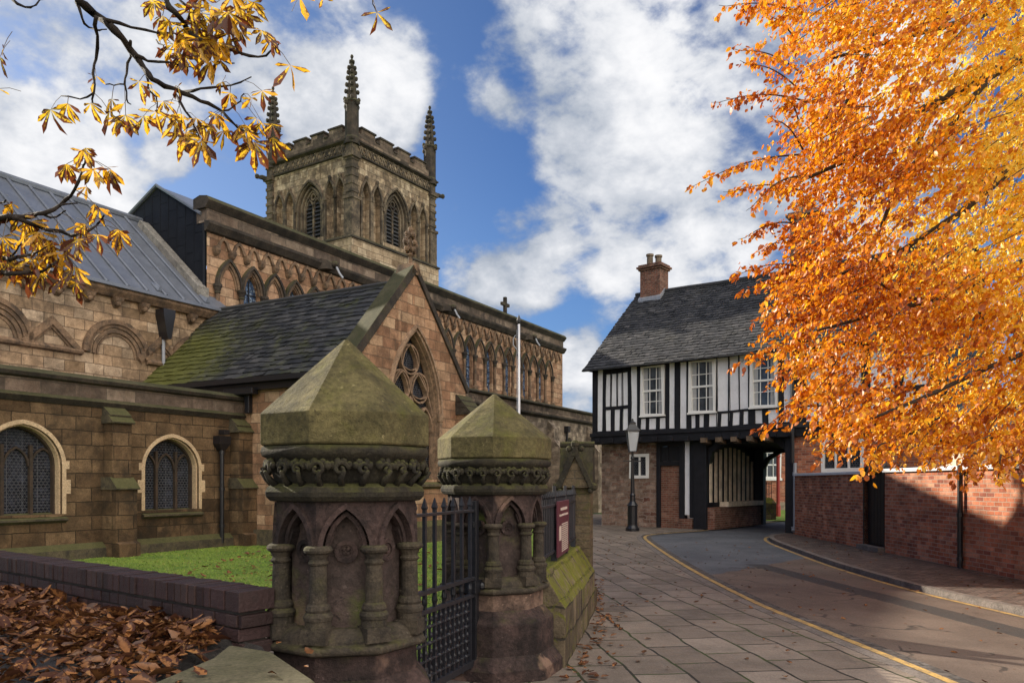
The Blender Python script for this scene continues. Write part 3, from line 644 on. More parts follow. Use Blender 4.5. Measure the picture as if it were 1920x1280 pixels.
# -- chancel: the wall above with the lead roof
PC = plane(4.0)
mb = MB(); mb.wall(-12, 2.72, 2.5, 7.1, PC)
mb.poly((-12, 4, 0), (-12, 11, 0), (-12, 11, 7.1), (-12, 7.5, 10.5), (-12, 4, 7.1)); mb.poly((2.7, 4, 0), (2.7, 4.4, 0), (2.7, 4.4, 7.1), (2.7, 4, 7.1))
chancel = part(mb, 'chancel', M['chancel'], church)
mb = MB(); mb.mould([(3.72, 7.02), (3.72, 7.16), (4.1, 7.2), (4.1, 6.86), (3.86, 6.86)], -12.1, 2.85); part(mb, 'eaves_cornice', M['trim'], chancel, bevel=.01)
for i in range(11):
    x = -6.0+i*.83; mb = MB()
    mb.loft([[(x-a, 4, z), (x+a, 4, z), (x+a, 4-d, z), (x-a, 4-d, z)] for z, a, d in ((6.58, .06, .03), (6.66, .09, .14), (6.76, .12, .22), (6.86, .13, .25))])
    mb.ball((x, 3.84, 6.70), .085, .07, .09); part(mb, 'corbel', M['trim'], chancel)
mb = MB()
for x0, x1 in ((-12, -2.0), (-.05, .55), (.9, 2.7)): mb.mould([(3.88, 5.14), (3.86, 5.20), (3.98, 5.30), (4.0, 5.30), (4.0, 5.10)], x0, x1)
mb.mould([(3.94, 4.30), (3.92, 4.34), (3.98, 4.40), (4.0, 4.40), (4.0, 4.28)], -12, 2.7)
part(mb, 'string_course', M['trim'], chancel)
for cx in (-6.0, -2.82, .42):
    mb = MB(); p = [(cx-.78, 5.28), (cx, 6.02), (cx+.78, 5.28)]; mb.ribbon(p, -.16, .0, -.10, .02, PC); mb.ribbon(p, -.22, -.16, -.05, .02, PC); part(mb, 'blind_gable', M['trim'], chancel)
for cx in (-4.3, -.98, 1.75):
    mb = MB(); p = [(cx-.88*math.cos(t*PI/16), 5.24+.88*math.sin(t*PI/16)) for t in range(17)]
    mb.ribbon(p, .0, .13, -.10, .02, PC); mb.ribbon(p, -.10, -.0, -.05, .02, PC); mb.ribbon(p, -.24, -.15, -.06, .02, PC); mb.ribbon(p, -.33, -.28, -.03, .02, PC)
    part(mb, 'blind_arch', M['trim'], chancel)
ev = Vector((0, 3.68, 7.17)); rg = Vector((0, 7.5, 10.55)); sl = (rg-ev)
mb = MB(); mb.poly((-12.1, ev.y, ev.z), (2.35, ev.y, ev.z), (2.35, rg.y, rg.z), (-12.1, rg.y, rg.z)); mb.poly((-12.1, rg.y, rg.z), (2.35, rg.y, rg.z), (2.35, 11.3, 7.17), (-12.1, 11.3, 7.17))
mb.poly((2.35, ev.y, ev.z), (2.9, ev.y, ev.z), (2.6, 4.6, 7.95), (2.35, 4.6, 7.95))
nv = Vector((0, -sl.z, sl.y)).normalized()
x = -12.0
while x < 1.9:
    a = ev+Vector((x, 0, 0)); b = rg+Vector((x, 0, 0)); mb.tube([a+nv*.03, b+nv*.03], .048, 6); x += .62
for x in (-5.6, -4.2, -3.1, -1.7, -.6, .8):
    for f in (.35, .68):
        c = ev+sl*(f+random.uniform(-.1, .1))+Vector((x, 0, 0))+nv*.006; mb.box(c.x, c.x+.6, c.y-.01, c.y+.015, c.z-.01, c.z+.012)
mb.box(-12.1, 2.9, ev.y-.05, ev.y+.04, ev.z-.06, ev.z+.03)
mb.tube([rg+Vector((-12.1, 0, .03)), rg+Vector((2.3, 0, .03))], .12, 8)
for x in (.3, 2.0): mb.loft([[(x-.09, ev.y+.15, ev.z+.16), (x+.09, ev.y+.15, ev.z+.16), (x+.09, ev.y+.45, ev.z+.42), (x-.09, ev.y+.45, ev.z+.42)], [(x-.005, ev.y+.13, ev.z+.30), (x+.005, ev.y+.13, ev.z+.30), (x+.005, ev.y+.5, ev.z+.48), (x-.005, ev.y+.5, ev.z+.48)]])
part(mb, 'roof', M['lead'], chancel, props={'label': 'pale lead roof with standing rolls'})
mb = MB(); a = ev+sl*.16; b = ev+sl*.93
mb.loft([[Vector((x, p.y, p.z))+nv*o for x, o in ((1.95, -.05), (2.3, -.05), (2.3, .2), (1.95, .2))] for p in (a, b)])
mb.box(1.9, 2.34, a.y-.12, a.y+.1, a.z-.2, a.z+.2); part(mb, 'gable_coping', M['greystone'], chancel, bevel=.01)
mb = MB(); x = .47
mb.tube([(x, 3.9, 3.6), (x, 3.9, 6.0)], .05, 9); mb.mi = 1
mb.loft([[(x-a, 3.62, z), (x+a, 3.62, z), (x+a, 4, z), (x-a, 4, z)] for z, a in ((5.92, .06), (6.5, .17), (6.62, .20), (6.80, .20))])
part(mb, 'downpipe', [M['pipe'], M['black']], chancel, props={'label': 'grey downpipe under a black hopper head'})

# -- nave with the clerestory arcade
NX0, NX1 = 2.36, 29.3; PN = plane(4.3)
holes = []; CEN = [3.2+i for i in range(25)]
for i, c in enumerate(CEN):
    if i % 2 == 1: holes.append(hole(arch(c, .34, 8.05, 8.72), 6.35))
mb = MB(); mb.wall(NX0, NX1, 3.0, 9.85, PN, holes, .16)
mb.poly((NX1, 4.3, 0), (NX1, 9.3, 0), (NX1, 9.3, 10.2), (NX1, 4.3, 10.2)); mb.poly((NX0, 9.3, 3), (NX1, 9.3, 3), (NX1, 9.3, 10.2), (NX0, 9.3, 10.2))
nave = part(mb, 'nave', M['nave'], church)
mb = MB(); mb.box(NX0-.03, NX1+.03, 4.26, 4.75, 10.06, 10.52); part(mb, 'parapet', M['parapet'], nave)
mb = MB(); mb.mould([(4.10, 10.66), (4.06, 10.72), (4.16, 10.86), (4.5, 10.92), (4.8, 10.84), (4.8, 10.50), (4.24, 10.50)], NX0-.12, NX1+.12); part(mb, 'coping', M['darktrim'], nave)
mb = MB(); mb.mould([(4.06, 9.98), (4.06, 10.06), (4.28, 10.10), (4.3, 10.10), (4.3, 9.74), (4.2, 9.78)], NX0-.1, NX1+.1); part(mb, 'string_course', M['darktrim'], nave)
mb = MB(); mb.mould([(4.18, 6.30), (4.18, 6.36), (4.3, 6.42), (4.3, 6.2)], NX0+.3, NX1-.6); part(mb, 'sill', M['trim'], nave)
mb = MB(); x = NX0+.32; kk = 0
while x+.64 < NX1-.3:
    mb.ribbon([(x, 9.28), (x+.10, 9.36), (x+.20, 9.58), (x+.32, 9.68), (x+.44, 9.58), (x+.54, 9.36), (x+.64, 9.28)], -.045, .045, -.08, .02, PN)
    mb.loft([[(x-a, 4.3, z), (x+a, 4.3, z), (x+a, 4.3-d, z), (x-a, 4.3-d, z)] for z, a, d in ((9.05, .05, .04), (9.12, .09, .12), (9.24, .11, .17), (9.34, .10, .17))])
    x += .64
part(mb, 'corbel_table', M['trim'], nave)
for i, c in enumerate(CEN):
    mb = MB(); p = arch(c, .43, 8.10, 8.94); mb.mi = 1
    mb.ribbon(p, .02, .10, -.15, .02, PN); mb.mi = 0
    mb.ribbon(p, -.07, .02, -.09, .02, PN); mb.ribbon(p, -.13, -.07, -.04, .02, PN)
    part(mb, 'arch', [M['trim'], M['darktrim']], nave)
    if i % 2 == 1:
        mb = MB(); mb.fill(holes[i//2], PN, .15); mb.mi = 1
        for z in (6.9, 7.5, 8.1): mb.box(c-.34, c+.34, 4.42, 4.44, z, z+.03)
        mb.box(c-.015, c+.015, 4.41, 4.44, 6.35, 8.6)
        part(mb, 'clerestory_window', [M['stained'], M['black']], nave)
for i in range(26):
    c = 2.7+i; mb = MB()
    mb.lathe([(.15, 6.36), (.15, 6.50), (.11, 6.56), (.070, 6.60), (.065, 7.82)], 9, (c, 4.20, 0)); mb.mi = 1
    mb.lathe([(.08, 7.82), (.10, 7.84), (.085, 7.88), (.13, 8.02), (.15, 8.04), (.15, 8.12)], 9, (c, 4.20, 0))
    part(mb, 'column', [M['trim'], M['darktrim']], nave, smooth=False)
# lead-clad end gable and low roof
gy = [(4.5, 10.3), (6.71, 11.62), (9.3, 10.3)]
mb = MB(); mb.poly((NX0, 4.32, 6.5), (NX0, 4.32, 10.3), *[(NX0, y, z) for y, z in gy], (NX0, 9.3, 6.5))
yy = 4.5; k_ = 0
while yy < 9.2:
    zt = 10.3+(yy-4.5)/2.21*1.32 if yy < 6.71 else 11.62-(yy-6.71)/2.59*1.32
    mb.box(NX0-.014, NX0, yy-.018, yy+.018, 6.6, zt)
    z = 7.0+(k_ % 3)*.31
    while z < zt-.2: mb.box(NX0-.010, NX0, yy+.02, yy+.40, z, z+.025); z += .93
    yy += .42; k_ += 1
mb.tube([(NX0-.07, 4.36, 7.0), (NX0-.07, 4.36, 10.0)], .045, 8)
part(mb, 'lead_gable', M['leaddark'], nave, props={'label': 'dark lead-clad end gable'})
mb = MB()
for a, b in ((gy[0], gy[1]), (gy[1], gy[2])): mb.poly((NX0-.06, a[0], a[1]+.04), (NX1, a[0], a[1]+.04), (NX1, b[0], b[1]+.04), (NX0-.06, b[0], b[1]+.04))
mb.tube([(NX0-.06, y, z+.05) for y, z in gy], .06, 6)
part(mb, 'roof', M['lead'], nave)
for px, py in ((607, 481), (833, 577), (988, 632)):
    x = CH.x(px, 4.1); mb = MB()
    mb.loft([[(x-a, 4.25, z-a), (x+a, 4.25, z-a), (x+a, 4.25, z+a), (x-a, 4.25, z+a)] if i == 0 else [(x-a+i*.06, 4.25-i*.16, z-a), (x+a+i*.06, 4.25-i*.16, z-a), (x+a+i*.06, 4.25-i*.16, z+a), (x-a+i*.06, 4.25-i*.16, z+a)] for i, (z, a) in enumerate(((9.92, .18), (9.95, .20), (9.93, .16), (9.86, .12)))])
    mb.ball((x+.2, 3.72, 9.95), .14, .16, .13); mb.mi = 1
    mb.tube([(x+.22, 3.66, 9.84), (x+.27, 3.56, 9.6), (x+.33, 3.44, 9.42)], .045, 7); part(mb, 'gargoyle', [M['darktrim'], M['pipe']], nave)
xc = CH.x(947, 5.5)
mb = MB(); zt = EYE+(HOR-557)/FPX*(CH.o[1]+CH.a[1]*xc+CH.b[1]*5.5)
mb.box(xc-.09, xc+.09, 5.41, 5.59, 10.6, zt); mb.box(xc-.42, xc+.42, 5.42, 5.58, zt-.52, zt-.34)
part(mb, 'cross', M['darktrim'], nave, bevel=.015, props={'label': 'stone cross on the roof ridge'})

# -- south aisle right of the porch
PA = plane(.8)
ah = [hole(arch(c, .55, 2.9, 3.9), 1.5) for c in (8.5, 12.5, 17.6, 22.6)]
mb = MB(); mb.wall(5.0, 34, 0, 4.95, PA, ah, .3)
aisle = part(mb, 'aisle', M['rubble'], church)
mb = MB(); mb.box(5, 34, .76, 1.2, 5.0, 5.46); part(mb, 'parapet', M['parapet'], aisle)
mb = MB(); mb.mould([(.62, 5.48), (.62, 5.54), (.8, 5.62), (1.25, 5.62), (1.25, 5.42), (.74, 5.42)], 5, 34.1); part(mb, 'coping', M['darktrim'], aisle)
mb = MB(); mb.mould([(.62, 4.98), (.62, 5.06), (.78, 5.1), (.8, 5.1), (.8, 4.86)], 5, 34.1); part(mb, 'string_course', M['darktrim'], aisle)
mb = MB(); slates(mb, (5.05, 1.2, 5.5), (1, 0, 0), (0, 3.1, .75), 29, 3.15, .25, .35); mb.poly((5.05, 1.2, 5.49), (34, 1.2, 5.49), (34, 4.3, 6.24), (5.05, 4.3, 6.24)); part(mb, 'roof', M['slate_porch'], aisle)
for c, h in zip((8.5, 12.5, 17.6, 22.6), ah):
    mb = MB(); mb.mi = 0; mb.ribbon(h['top'], .0, .12, -.1, .02, PA); mb.mi = 1; mb.fill(h, PA, .26); mb.mi = 0
    mb.box(c-.05, c+.05, .95, 1.08, 1.5, 3.6); part(mb, 'window', [M['darktrim'], M['glassd']], aisle)
for x0 in (10.4, 15.2, 20.1, 25.0):
    mb = MB(); mb.loft([[(x0, .8, z), (x0+.6, .8, z), (x0+.6, y, z), (x0, y, z)] for z, y in ((0, .1), (3.4, .1), (3.8, .45), (4.4, .45), (4.75, .78))]); part(mb, 'buttress', M['rubble'], aisle)
mb = MB(); x = CH.x(1063, .7); mb.tube([(x, .7, 0), (x, .7, 4.3)], .06, 8); mb.box(x-.14, x+.14, .56, .8, 4.3, 4.62); part(mb, 'downpipe', M['black'], aisle)

# -- porch: gabled chapel with the traceried window
GY = -3.89; PG = plane(GY); gc = 2.42
wh = hole(arch(gc, 1.12, 3.55, 5.80, 12), 1.75)
mb = MB(); mb.wall(0, 5.0, 0, [(0, 4.65), (gc, 7.35), (5.0, 4.5)], PG, [wh], .35)
def PS(x, z, d): return (d, 4.3-x, z)
mb.wall(0, 8.19, 0, 4.6, PS)
mb.poly((5, GY, 0), (5, 4.3, 0), (5, 4.3, 4.5), (5, GY, 4.5))
porch = part(mb, 'porch', M['porch'], church)
mb = MB()
es = (-.28, 4.42); rs = (gc, 7.16)
mb.poly((es[0], 4.3, es[1]-.03), (es[0], GY+.3, es[1]-.03), (rs[0], GY+.3, rs[1]-.02), (rs[0], 4.3, rs[1]-.02)); mb.poly((rs[0], 4.3, rs[1]-.02), (rs[0], GY+.3, rs[1]-.02), (5.1, GY+.3, 4.4), (5.1, 4.3, 4.4))
sv2 = Vector((rs[0]-es[0], 0, rs[1]-es[1])); slates(mb, (es[0], 4.3, es[1]), (0, -1, 0), sv2, 4.3-GY-.55, sv2.length, .215, .27, .014, .034)
mb.tube([(rs[0], 4.2, rs[1]+.02), (rs[0], GY+.4, rs[1]+.02)], .07, 6)
part(mb, 'roof', M['slate_porch'], porch, props={'label': 'dark slate roof greened with moss near the wall'})
mb = MB(); ns = Vector((-sv2.z, 0, sv2.x)).normalized()
e0 = Vector((es[0]-.05, 0, es[1]-.05)); r0 = Vector((gc, 0, 7.42))
d2 = Vector((5.06-gc, 0, 4.36-7.42))
mb.loft([[Vector((p.x, y, p.z))+ns*o for y, o in ((GY-.06, -.03), (GY+.62, -.03), (GY+.62, .11), (GY-.06, .20))] for p in (e0, r0-ns*.02)])
n2 = Vector((-d2.z, 0, d2.x)).normalized()
mb.loft([[Vector((p.x, y, p.z))+n2*o for y, o in ((GY-.06, -.03), (GY+.5, -.03), (GY+.5, .11), (GY-.06, .13))] for p in (r0, r0+d2)])
part(mb, 'gable_coping', M['darktrim'], porch, bevel=.01)
mb = MB()
mb.loft([[(gc-a, GY-.06, z), (gc+a, GY-.06, z), (gc+a, GY+.5, z), (gc-a, GY+.5, z)] for z, a in ((7.3, .22), (7.62, .10))])
mb.lathe([(.07, 7.5), (.06, 7.8), (.11, 7.86), (.05, 7.9), (.05, 8.5)], 8, (gc, GY+.15, 0))
for z, r in ((8.0, .17), (8.18, .23), (8.40, .15)):
    for k in range(4): mb.ball((gc+r*math.cos(k*PI/2), GY+.15+.6*r*math.sin(k*PI/2), z), .085, .07, .085, 6, 4)
mb.ball((gc, GY+.15, 8.55), .075, .07, .1, 6, 4); mb.ribbon([(gc+.2*math.cos(t*PI/8), 8.2+.2*math.sin(t*PI/8)) for t in range(16)], -.03, .03, GY+.1, GY+.2, lambda x, z, d: (x, d, z), True)
part(mb, 'finial', M['trim'], porch, props={'label': 'carved stone cross finial'})
mb = MB(); path = [(gc-1.12, 1.75)]+wh['top']+[(gc+1.12, 1.75)]
mb.ribbon(wh['top'], .05, .12, -.10, .02, PG); mb.ribbon(path, -.02, .05, -.05, .12, PG); mb.ribbon(path, -.05, -.02, .08, .26, PG)
for sx in (-1, 1):
    mb.lathe([(.10, 1.7), (.10, 1.85), (.065, 1.9), (.06, 3.36), (.09, 3.4), (.11, 3.52), (.11, 3.6)], 10, (gc+sx*1.13, GY-.07, 0))
    mb.lathe([(.085, 2.55), (.085, 2.63)], 10, (gc+sx*1.13, GY-.07, 0))
PT = lambda x, z, d: (gc+x, GY+.14+d, z)
def circ(cx, cz, r, n=20): return [(cx+r*math.cos(2*PI*k/n), cz+r*math.sin(2*PI*k/n)) for k in range(n)]
def arc(a, b, sag, n=8):
    (x0, z0), (x1, z1) = a, b; l = math.hypot(x1-x0, z1-z0); nx, nz = -(z1-z0)/l, (x1-x0)/l
    return [(x0+(x1-x0)*t/n+nx*sag*4*(t/n)*(1-t/n), z0+(z1-z0)*t/n+nz*sag*4*(t/n)*(1-t/n)) for t in range(n+1)]
def bar(p, w=.045, closed=False): mb.ribbon(p, -w, w, 0, .14, PT, closed)
for sx in (-1, 1):
    mb.box(gc+sx*.36-.03, gc+sx*.36+.03, GY+.2, GY+.34, 1.75, 3.3)
for cx in (-.72, 0, .72): bar(arch(cx, .34, 3.10, 3.75, 6), .024)
for cx, cz, r_ in ((0, 5.02, .40), (-.43, 4.28, .41), (.43, 4.28, .41)):
    bar(circ(cx, cz, r_), .022, True)
    for k in range(3):
        a = PI/2+k*2*PI/3; b = a+2*PI/3
        bar(arc((cx+r_*math.cos(a), cz+r_*math.sin(a)), (cx+r_*math.cos(b), cz+r_*math.sin(b)), -.09, 6), .014)
bar(arc((-1.05, 3.55), (-.36, 4.68), .10), .018); bar(arc((.36, 4.68), (1.05, 3.55), .10), .018); bar([(0, 3.75), (0, 4.02)], .03)
bar(arc((-.31, 3.3), (-.05, 3.98), .04), .03); bar(arc((.05, 3.98), (.31, 3.3), .04), .03)
mb.mi = 1; mb.fill(wh, PG, .32)
part(mb, 'traceried_window', [M['tracery'], M['glassd']], porch, props={'label': 'tall pointed window with circular tracery'})
mb = MB(); mb.mould([(GY-.12, 1.55), (GY-.12, 1.62), (GY+.2, 1.78), (GY+.2, 1.5), (GY, 1.48)], gc-1.25, gc+1.25); mb.mould([(GY-.14, 0), (GY-.14, .45), (GY, .6), (GY+.1, .6), (GY+.1, 0)], -.1, 5.1)
mb.box(-.12, -.002, GY-.14, 4.0, 0, .42); part(mb, 'plinth', M['mossledge'], porch)
mb = MB(); mb.box(-.42, -.28, GY+.5, 4.3, 4.27, 4.40); mb.box(-.20, -.01, GY+.55, 4.3, 4.10, 4.28); part(mb, 'gutter', M['black'], porch)
mb = MB(); yy = CH.y(460, -.15)
mb.box(-.32, -.1, CH.y(482, -.15), CH.y(428, -.15), 3.98, 4.16); mb.box(-.15, -.01, yy-.12, yy+.05, 3.5, 4.0); part(mb, 'floodlight', M['black'], porch, bevel=.02)
mb = MB()
mb.loft([[(4.5, GY, z), (5.15, GY, z), (5.15, y, z), (4.5, y, z)] for z, y in ((0, GY-.75), (2.6, GY-.75), (2.62, GY-.8), (3.0, GY-.42), (3.7, GY-.42))])
part(mb, 'buttress', M['porch'], porch)
mb = MB(); mb.loft([[(4.44, GY, z), (5.2, GY, z), (5.2, y, z), (4.44, y, z)] for z, y in ((3.66, GY-.52), (3.70, GY-.54), (4.25, GY-.05))])
for k in range(3): mb.box(4.42, 5.22, GY-.5+.14*k, GY-.30+.14*k, 3.70+.17*k, 3.76+.17*k)
part(mb, 'weathering', M['darktrim'], porch)

# -- tower (its own slightly turned frame)
txy = TW.o; dx, dy = txy[0]-CH.o[0], txy[1]-CH.o[1]
trot = TW.rot-CH.rot; tox = dx*CH.a[0]+dy*CH.a[1]; toy = dx*CH.b[0]+dy*CH.b[1]
def tm(p): c, s_ = math.cos(trot), math.sin(trot); return (tox+p[0]*c-p[1]*s_, toy+p[0]*s_+p[1]*c, p[2])
TXW, TYW = 6.75, 6.32
PR = lambda x, z, d: tm((x, d, z))             # right face: plane y=0
PL = lambda x, z, d: tm((d, x, z))             # left face: plane x=0, x runs back
def tower():
    mb = MB(); B0, B1 = 14.4, 18.7
    wl = hole(arch(3.05, .95, 16.35, 17.75), B0+.35); wr = hole(arch(3.40, .93, 16.35, 17.8), B0+.35)
    ll = [hole(arch(c, .33, 16.7, 17.55), B0+.1) for c in (5.42, 4.58, 1.52, .78)]; lr = [hole(arch(c, .33, 16.7, 17.55), B0+.1) for c in (1.0, 1.84, 4.92, 5.72)]
    mb.wall(0, TXW, B0, B1, PR, [wr]+lr, .34); mb.wall(0, TYW, B0, B1, PL, [wl]+ll, .34)
    for hh, pp in [(h, PR) for h in lr]+[(h, PL) for h in ll]: mb.fill(hh, pp, .34)
    mb.wall(-.25, TXW+.25, 0, B0, lambda x, z, d: tm((x, -.22+d, z))); mb.wall(-.22, TYW+.25, 0, B0, lambda x, z, d: tm((-.25+d, x, z)))
    mb.poly(tm((TXW, 0, 0)), tm((TXW, TYW, 0)), tm((TXW, TYW, 19)), tm((TXW, 0, 19))); mb.poly(tm((0, TYW, 0)), tm((TXW, TYW, 0)), tm((TXW, TYW, 19)), tm((0, TYW, 19)))
    mb.poly(tm((0, 0, 19)), tm((TXW, 0, 19)), tm((TXW, TYW, 19)), tm((0, TYW, 19)))
    tw = part(mb, 'tower', M['tower'], church)
    def square_mould(name, prof, mat, e=0.0):   # prof of (outward, z) all the way round
        mb = MB(); rings = []
        for o, z in prof: rings.append([tm((-o, -o, z)), tm((TXW+o, -o, z)), tm((TXW+o, TYW+o, z)), tm((-o, TYW+o, z))])
        mb.loft(rings); return part(mb, name, mat, tw)
    square_mould('string_course', [(.02, B0-.22), (.30, B0-.12), (.30, B0-.04), (.02, B0+.14)], M['darktrim'])
    square_mould('string_course', [(.02, 18.66), (.12, 18.70), (.12, 18.78), (.03, 18.84)], M['darktrim'])
    square_mould('cornice', [(.02, 19.28), (.22, 19.36), (.24, 19.44), (.04, 19.56)], M['darktrim'])
    mb = MB()
    for pp, Wd in ((PR, TXW), (PL, TYW)):
        mb.mi = 0; mb.wall(0, Wd, 18.6, 19.4, lambda x, z, d: pp(x, z, -.015+d)); mb.mi = 1
        n = 16; st = Wd/n
        for i in range(n):
            x = i*st
            mb.ribbon([(x, 18.86), (x+st*.3, 19.0), (x+st*.5, 19.24), (x+st*.7, 19.0), (x+st, 18.86)], -.035, .035, -.07, .0, pp)
            mb.ribbon([(x, 19.24), (x+st*.3, 19.1), (x+st*.5, 18.88), (x+st*.7, 19.1), (x+st, 19.24)], -.035, .035, -.066, .0, pp)
    part(mb, 'frieze', [M['tower'], M['towertrim']], tw)
    mb = MB()
    for pp, Wd in ((PR, TXW), (PL, TYW)):
        mb.box(0, Wd, -.02, .4, 19.5, 19.92, pp); n = 4; ww = (Wd-1.2)/(2*n-1)
        for i in range(n):
            pt_ = (Wd-1.0)/n; x = .5+i*pt_+.14*pt_; mb.mi = 0; mb.box(x, x+.72*pt_, -.02, .4, 19.9, 20.24, pp)
    part(mb, 'battlement', M['parapet'], tw)
    mb = MB()
    for pp, Wd in ((PR, TXW), (PL, TYW)):
        n = 4; ww = (Wd-1.2)/(2*n-1)
        for i in range(n):
            pt_ = (Wd-1.0)/n; x = .5+i*pt_+.14*pt_; mb.box(x-.05, x+.72*pt_+.05, -.08, .46, 20.22, 20.31, pp)
            if i < n-1: mb.box(x+.72*pt_+.05, x+pt_-.05, -.07, .45, 19.88, 19.95, pp)
    part(mb, 'coping', M['darktrim'], tw)
    for h, pp, c in ((wr, PR, 3.40), (wl, PL, 3.05)):
        mb = MB(); t = h['top']; full = [(t[0][0], h['z0'])]+t+[(t[-1][0], h['z0'])]
        mb.ribbon(t, .06, .17, -.13, .02, pp); mb.ribbon(full, -.02, .06, -.04, .1, pp); mb.ribbon(full, -.22, -.12, .06, .2, pp); mb.ribbon(full, -.36, -.26, .16, .32, pp)
        mb.mi = 1; mb.fill(h, pp, .36); mb.mi = 0
        for cc in (-.28, .28): mb.ribbon(arch(c+cc, .26, 16.45, 16.95, 6), -.02, .06, .2, .34, pp)
        mb.box(c-.05, c+.05, .2, .36, h['z0'], 16.8, pp); mb.ribbon(circ(c, 17.1, .16, 12), -.04, .04, .2, .34, pp, True)
        mb.mi = 2; z = h['z0']+.05
        while z < 16.7:
            for sx in (-1, 1):
                a, b = sorted((c+sx*.06, c+sx*.54)); mb.add([pp(a, z, .22), pp(b, z, .22), pp(b, z+.17, .35), pp(a, z+.17, .35), pp(a, z-.03, .22), pp(b, z-.03, .22)], [(0, 1, 2, 3), (4, 5, 1, 0)])
            z += .21
        part(mb, 'belfry_window', [M['towertrim'], M['black'], M['louvre']], tw)
    for hs, pp in ((lr, PR), (ll, PL)):
        for h in hs:
            mb = MB(); c = (h['x0']+h['x1'])/2; mb.ribbon(h['top'], .0, .10, -.11, .02, pp)
            for sx in (-1, 1): mb.box(c+sx*.37-.055, c+sx*.37+.055, -.10, .02, h['z0'], 16.6, pp); mb.box(c+sx*.37-.09, c+sx*.37+.09, -.13, .02, 16.58, 16.74, pp)
            mb.ball(pp(c, 17.72, -.08), .11, .11, .14, 6, 4); part(mb, 'blind_lancet', M['towertrim'], tw)
    for px_, py_ in ((0, 0), (TXW, 0), (0, TYW), (TXW, TYW)):
        mb = MB(); sx = -1 if px_ == 0 else 1; sy = -1 if py_ == 0 else 1
        def bx(x0, x1, y0, y1, z0, z1): mb.box(*sorted((px_+sx*x0, px_+sx*x1)), *sorted((py_+sy*y0, py_+sy*y1)), z0, z1, lambda a, z, y: tm((a, y, z)))
        bx(-.42, .16, -.42, .16, 12.5, 16.4); bx(-.36, .10, -.36, .10, 16.4, 19.3); bx(-.45, .22, -.45, .22, 16.35, 16.5); bx(-.45, .24, -.45, .24, 18.5, 18.75)
        z = 14.6
        while z < 18.4: bx(-.40, .14, -.40, .14, z, z+.16); z += .42
        part(mb, 'corner_buttress', M['towertrim'], tw)
        mb = MB(); cc = (px_-sx*.14, py_-sy*.14)
        def ring(r, z): return [tm((cc[0]+r*math.cos(PI/4+k*PI/4), cc[1]+r*math.sin(PI/4+k*PI/4), z)) for k in range(8)]
        mb.loft([ring(r, z) for r, z in ((.42, 19.2), (.42, 19.5), (.36, 19.6), (.36, 21.3), (.44, 21.4), (.36, 21.5), (.28, 21.55), (.20, 22.5), (.10, 23.4), (.04, 23.7))])
        for z in (21.55, 21.95, 22.3, 22.65, 22.95, 23.2):
            r = .30-(z-21.5)*.12
            for k in range(4):
                a = PI/4+k*PI/2+(.0); p = tm((cc[0]+(r+.06)*math.cos(a), cc[1]+(r+.06)*math.sin(a), z)); mb.ball(p, .10, .10, .13, 6, 4)
                if z == 21.55: mb.ball(tm((cc[0]+.42*math.cos(a+PI/4), cc[1]+.42*math.sin(a+PI/4), z-.25)), .12, .12, .16, 6, 4)
        for k in range(4): a = k*PI/2; mb.ball(tm((cc[0]+.10*math.cos(a), cc[1]+.10*math.sin(a), 23.5)), .085, .085, .09, 6, 4)
        mb.ball(tm((cc[0], cc[1], 23.78)), .09, .09, .12, 6, 4)
        part(mb, 'pinnacle', M['darktrim'], tw)
    for (gx, gy_, dx_, dy_) in ((TXW, 0, .6, -.25), (TXW, TYW, .7, .1), (0, TYW, -.6, .3), (TXW, .9, .55, .0)):
        mb = MB(); mb.tube([tm((gx, gy_, 18.6)), tm((gx+dx_*.6, gy_+dy_*.6, 18.7)), tm((gx+dx_, gy_+dy_, 18.66))], [.16, .13, .08], 6); mb.ball(tm((gx+dx_, gy_+dy_, 18.7)), .15, .13, .15, 6, 4); part(mb, 'gargoyle', M['darktrim'], tw)
tower()

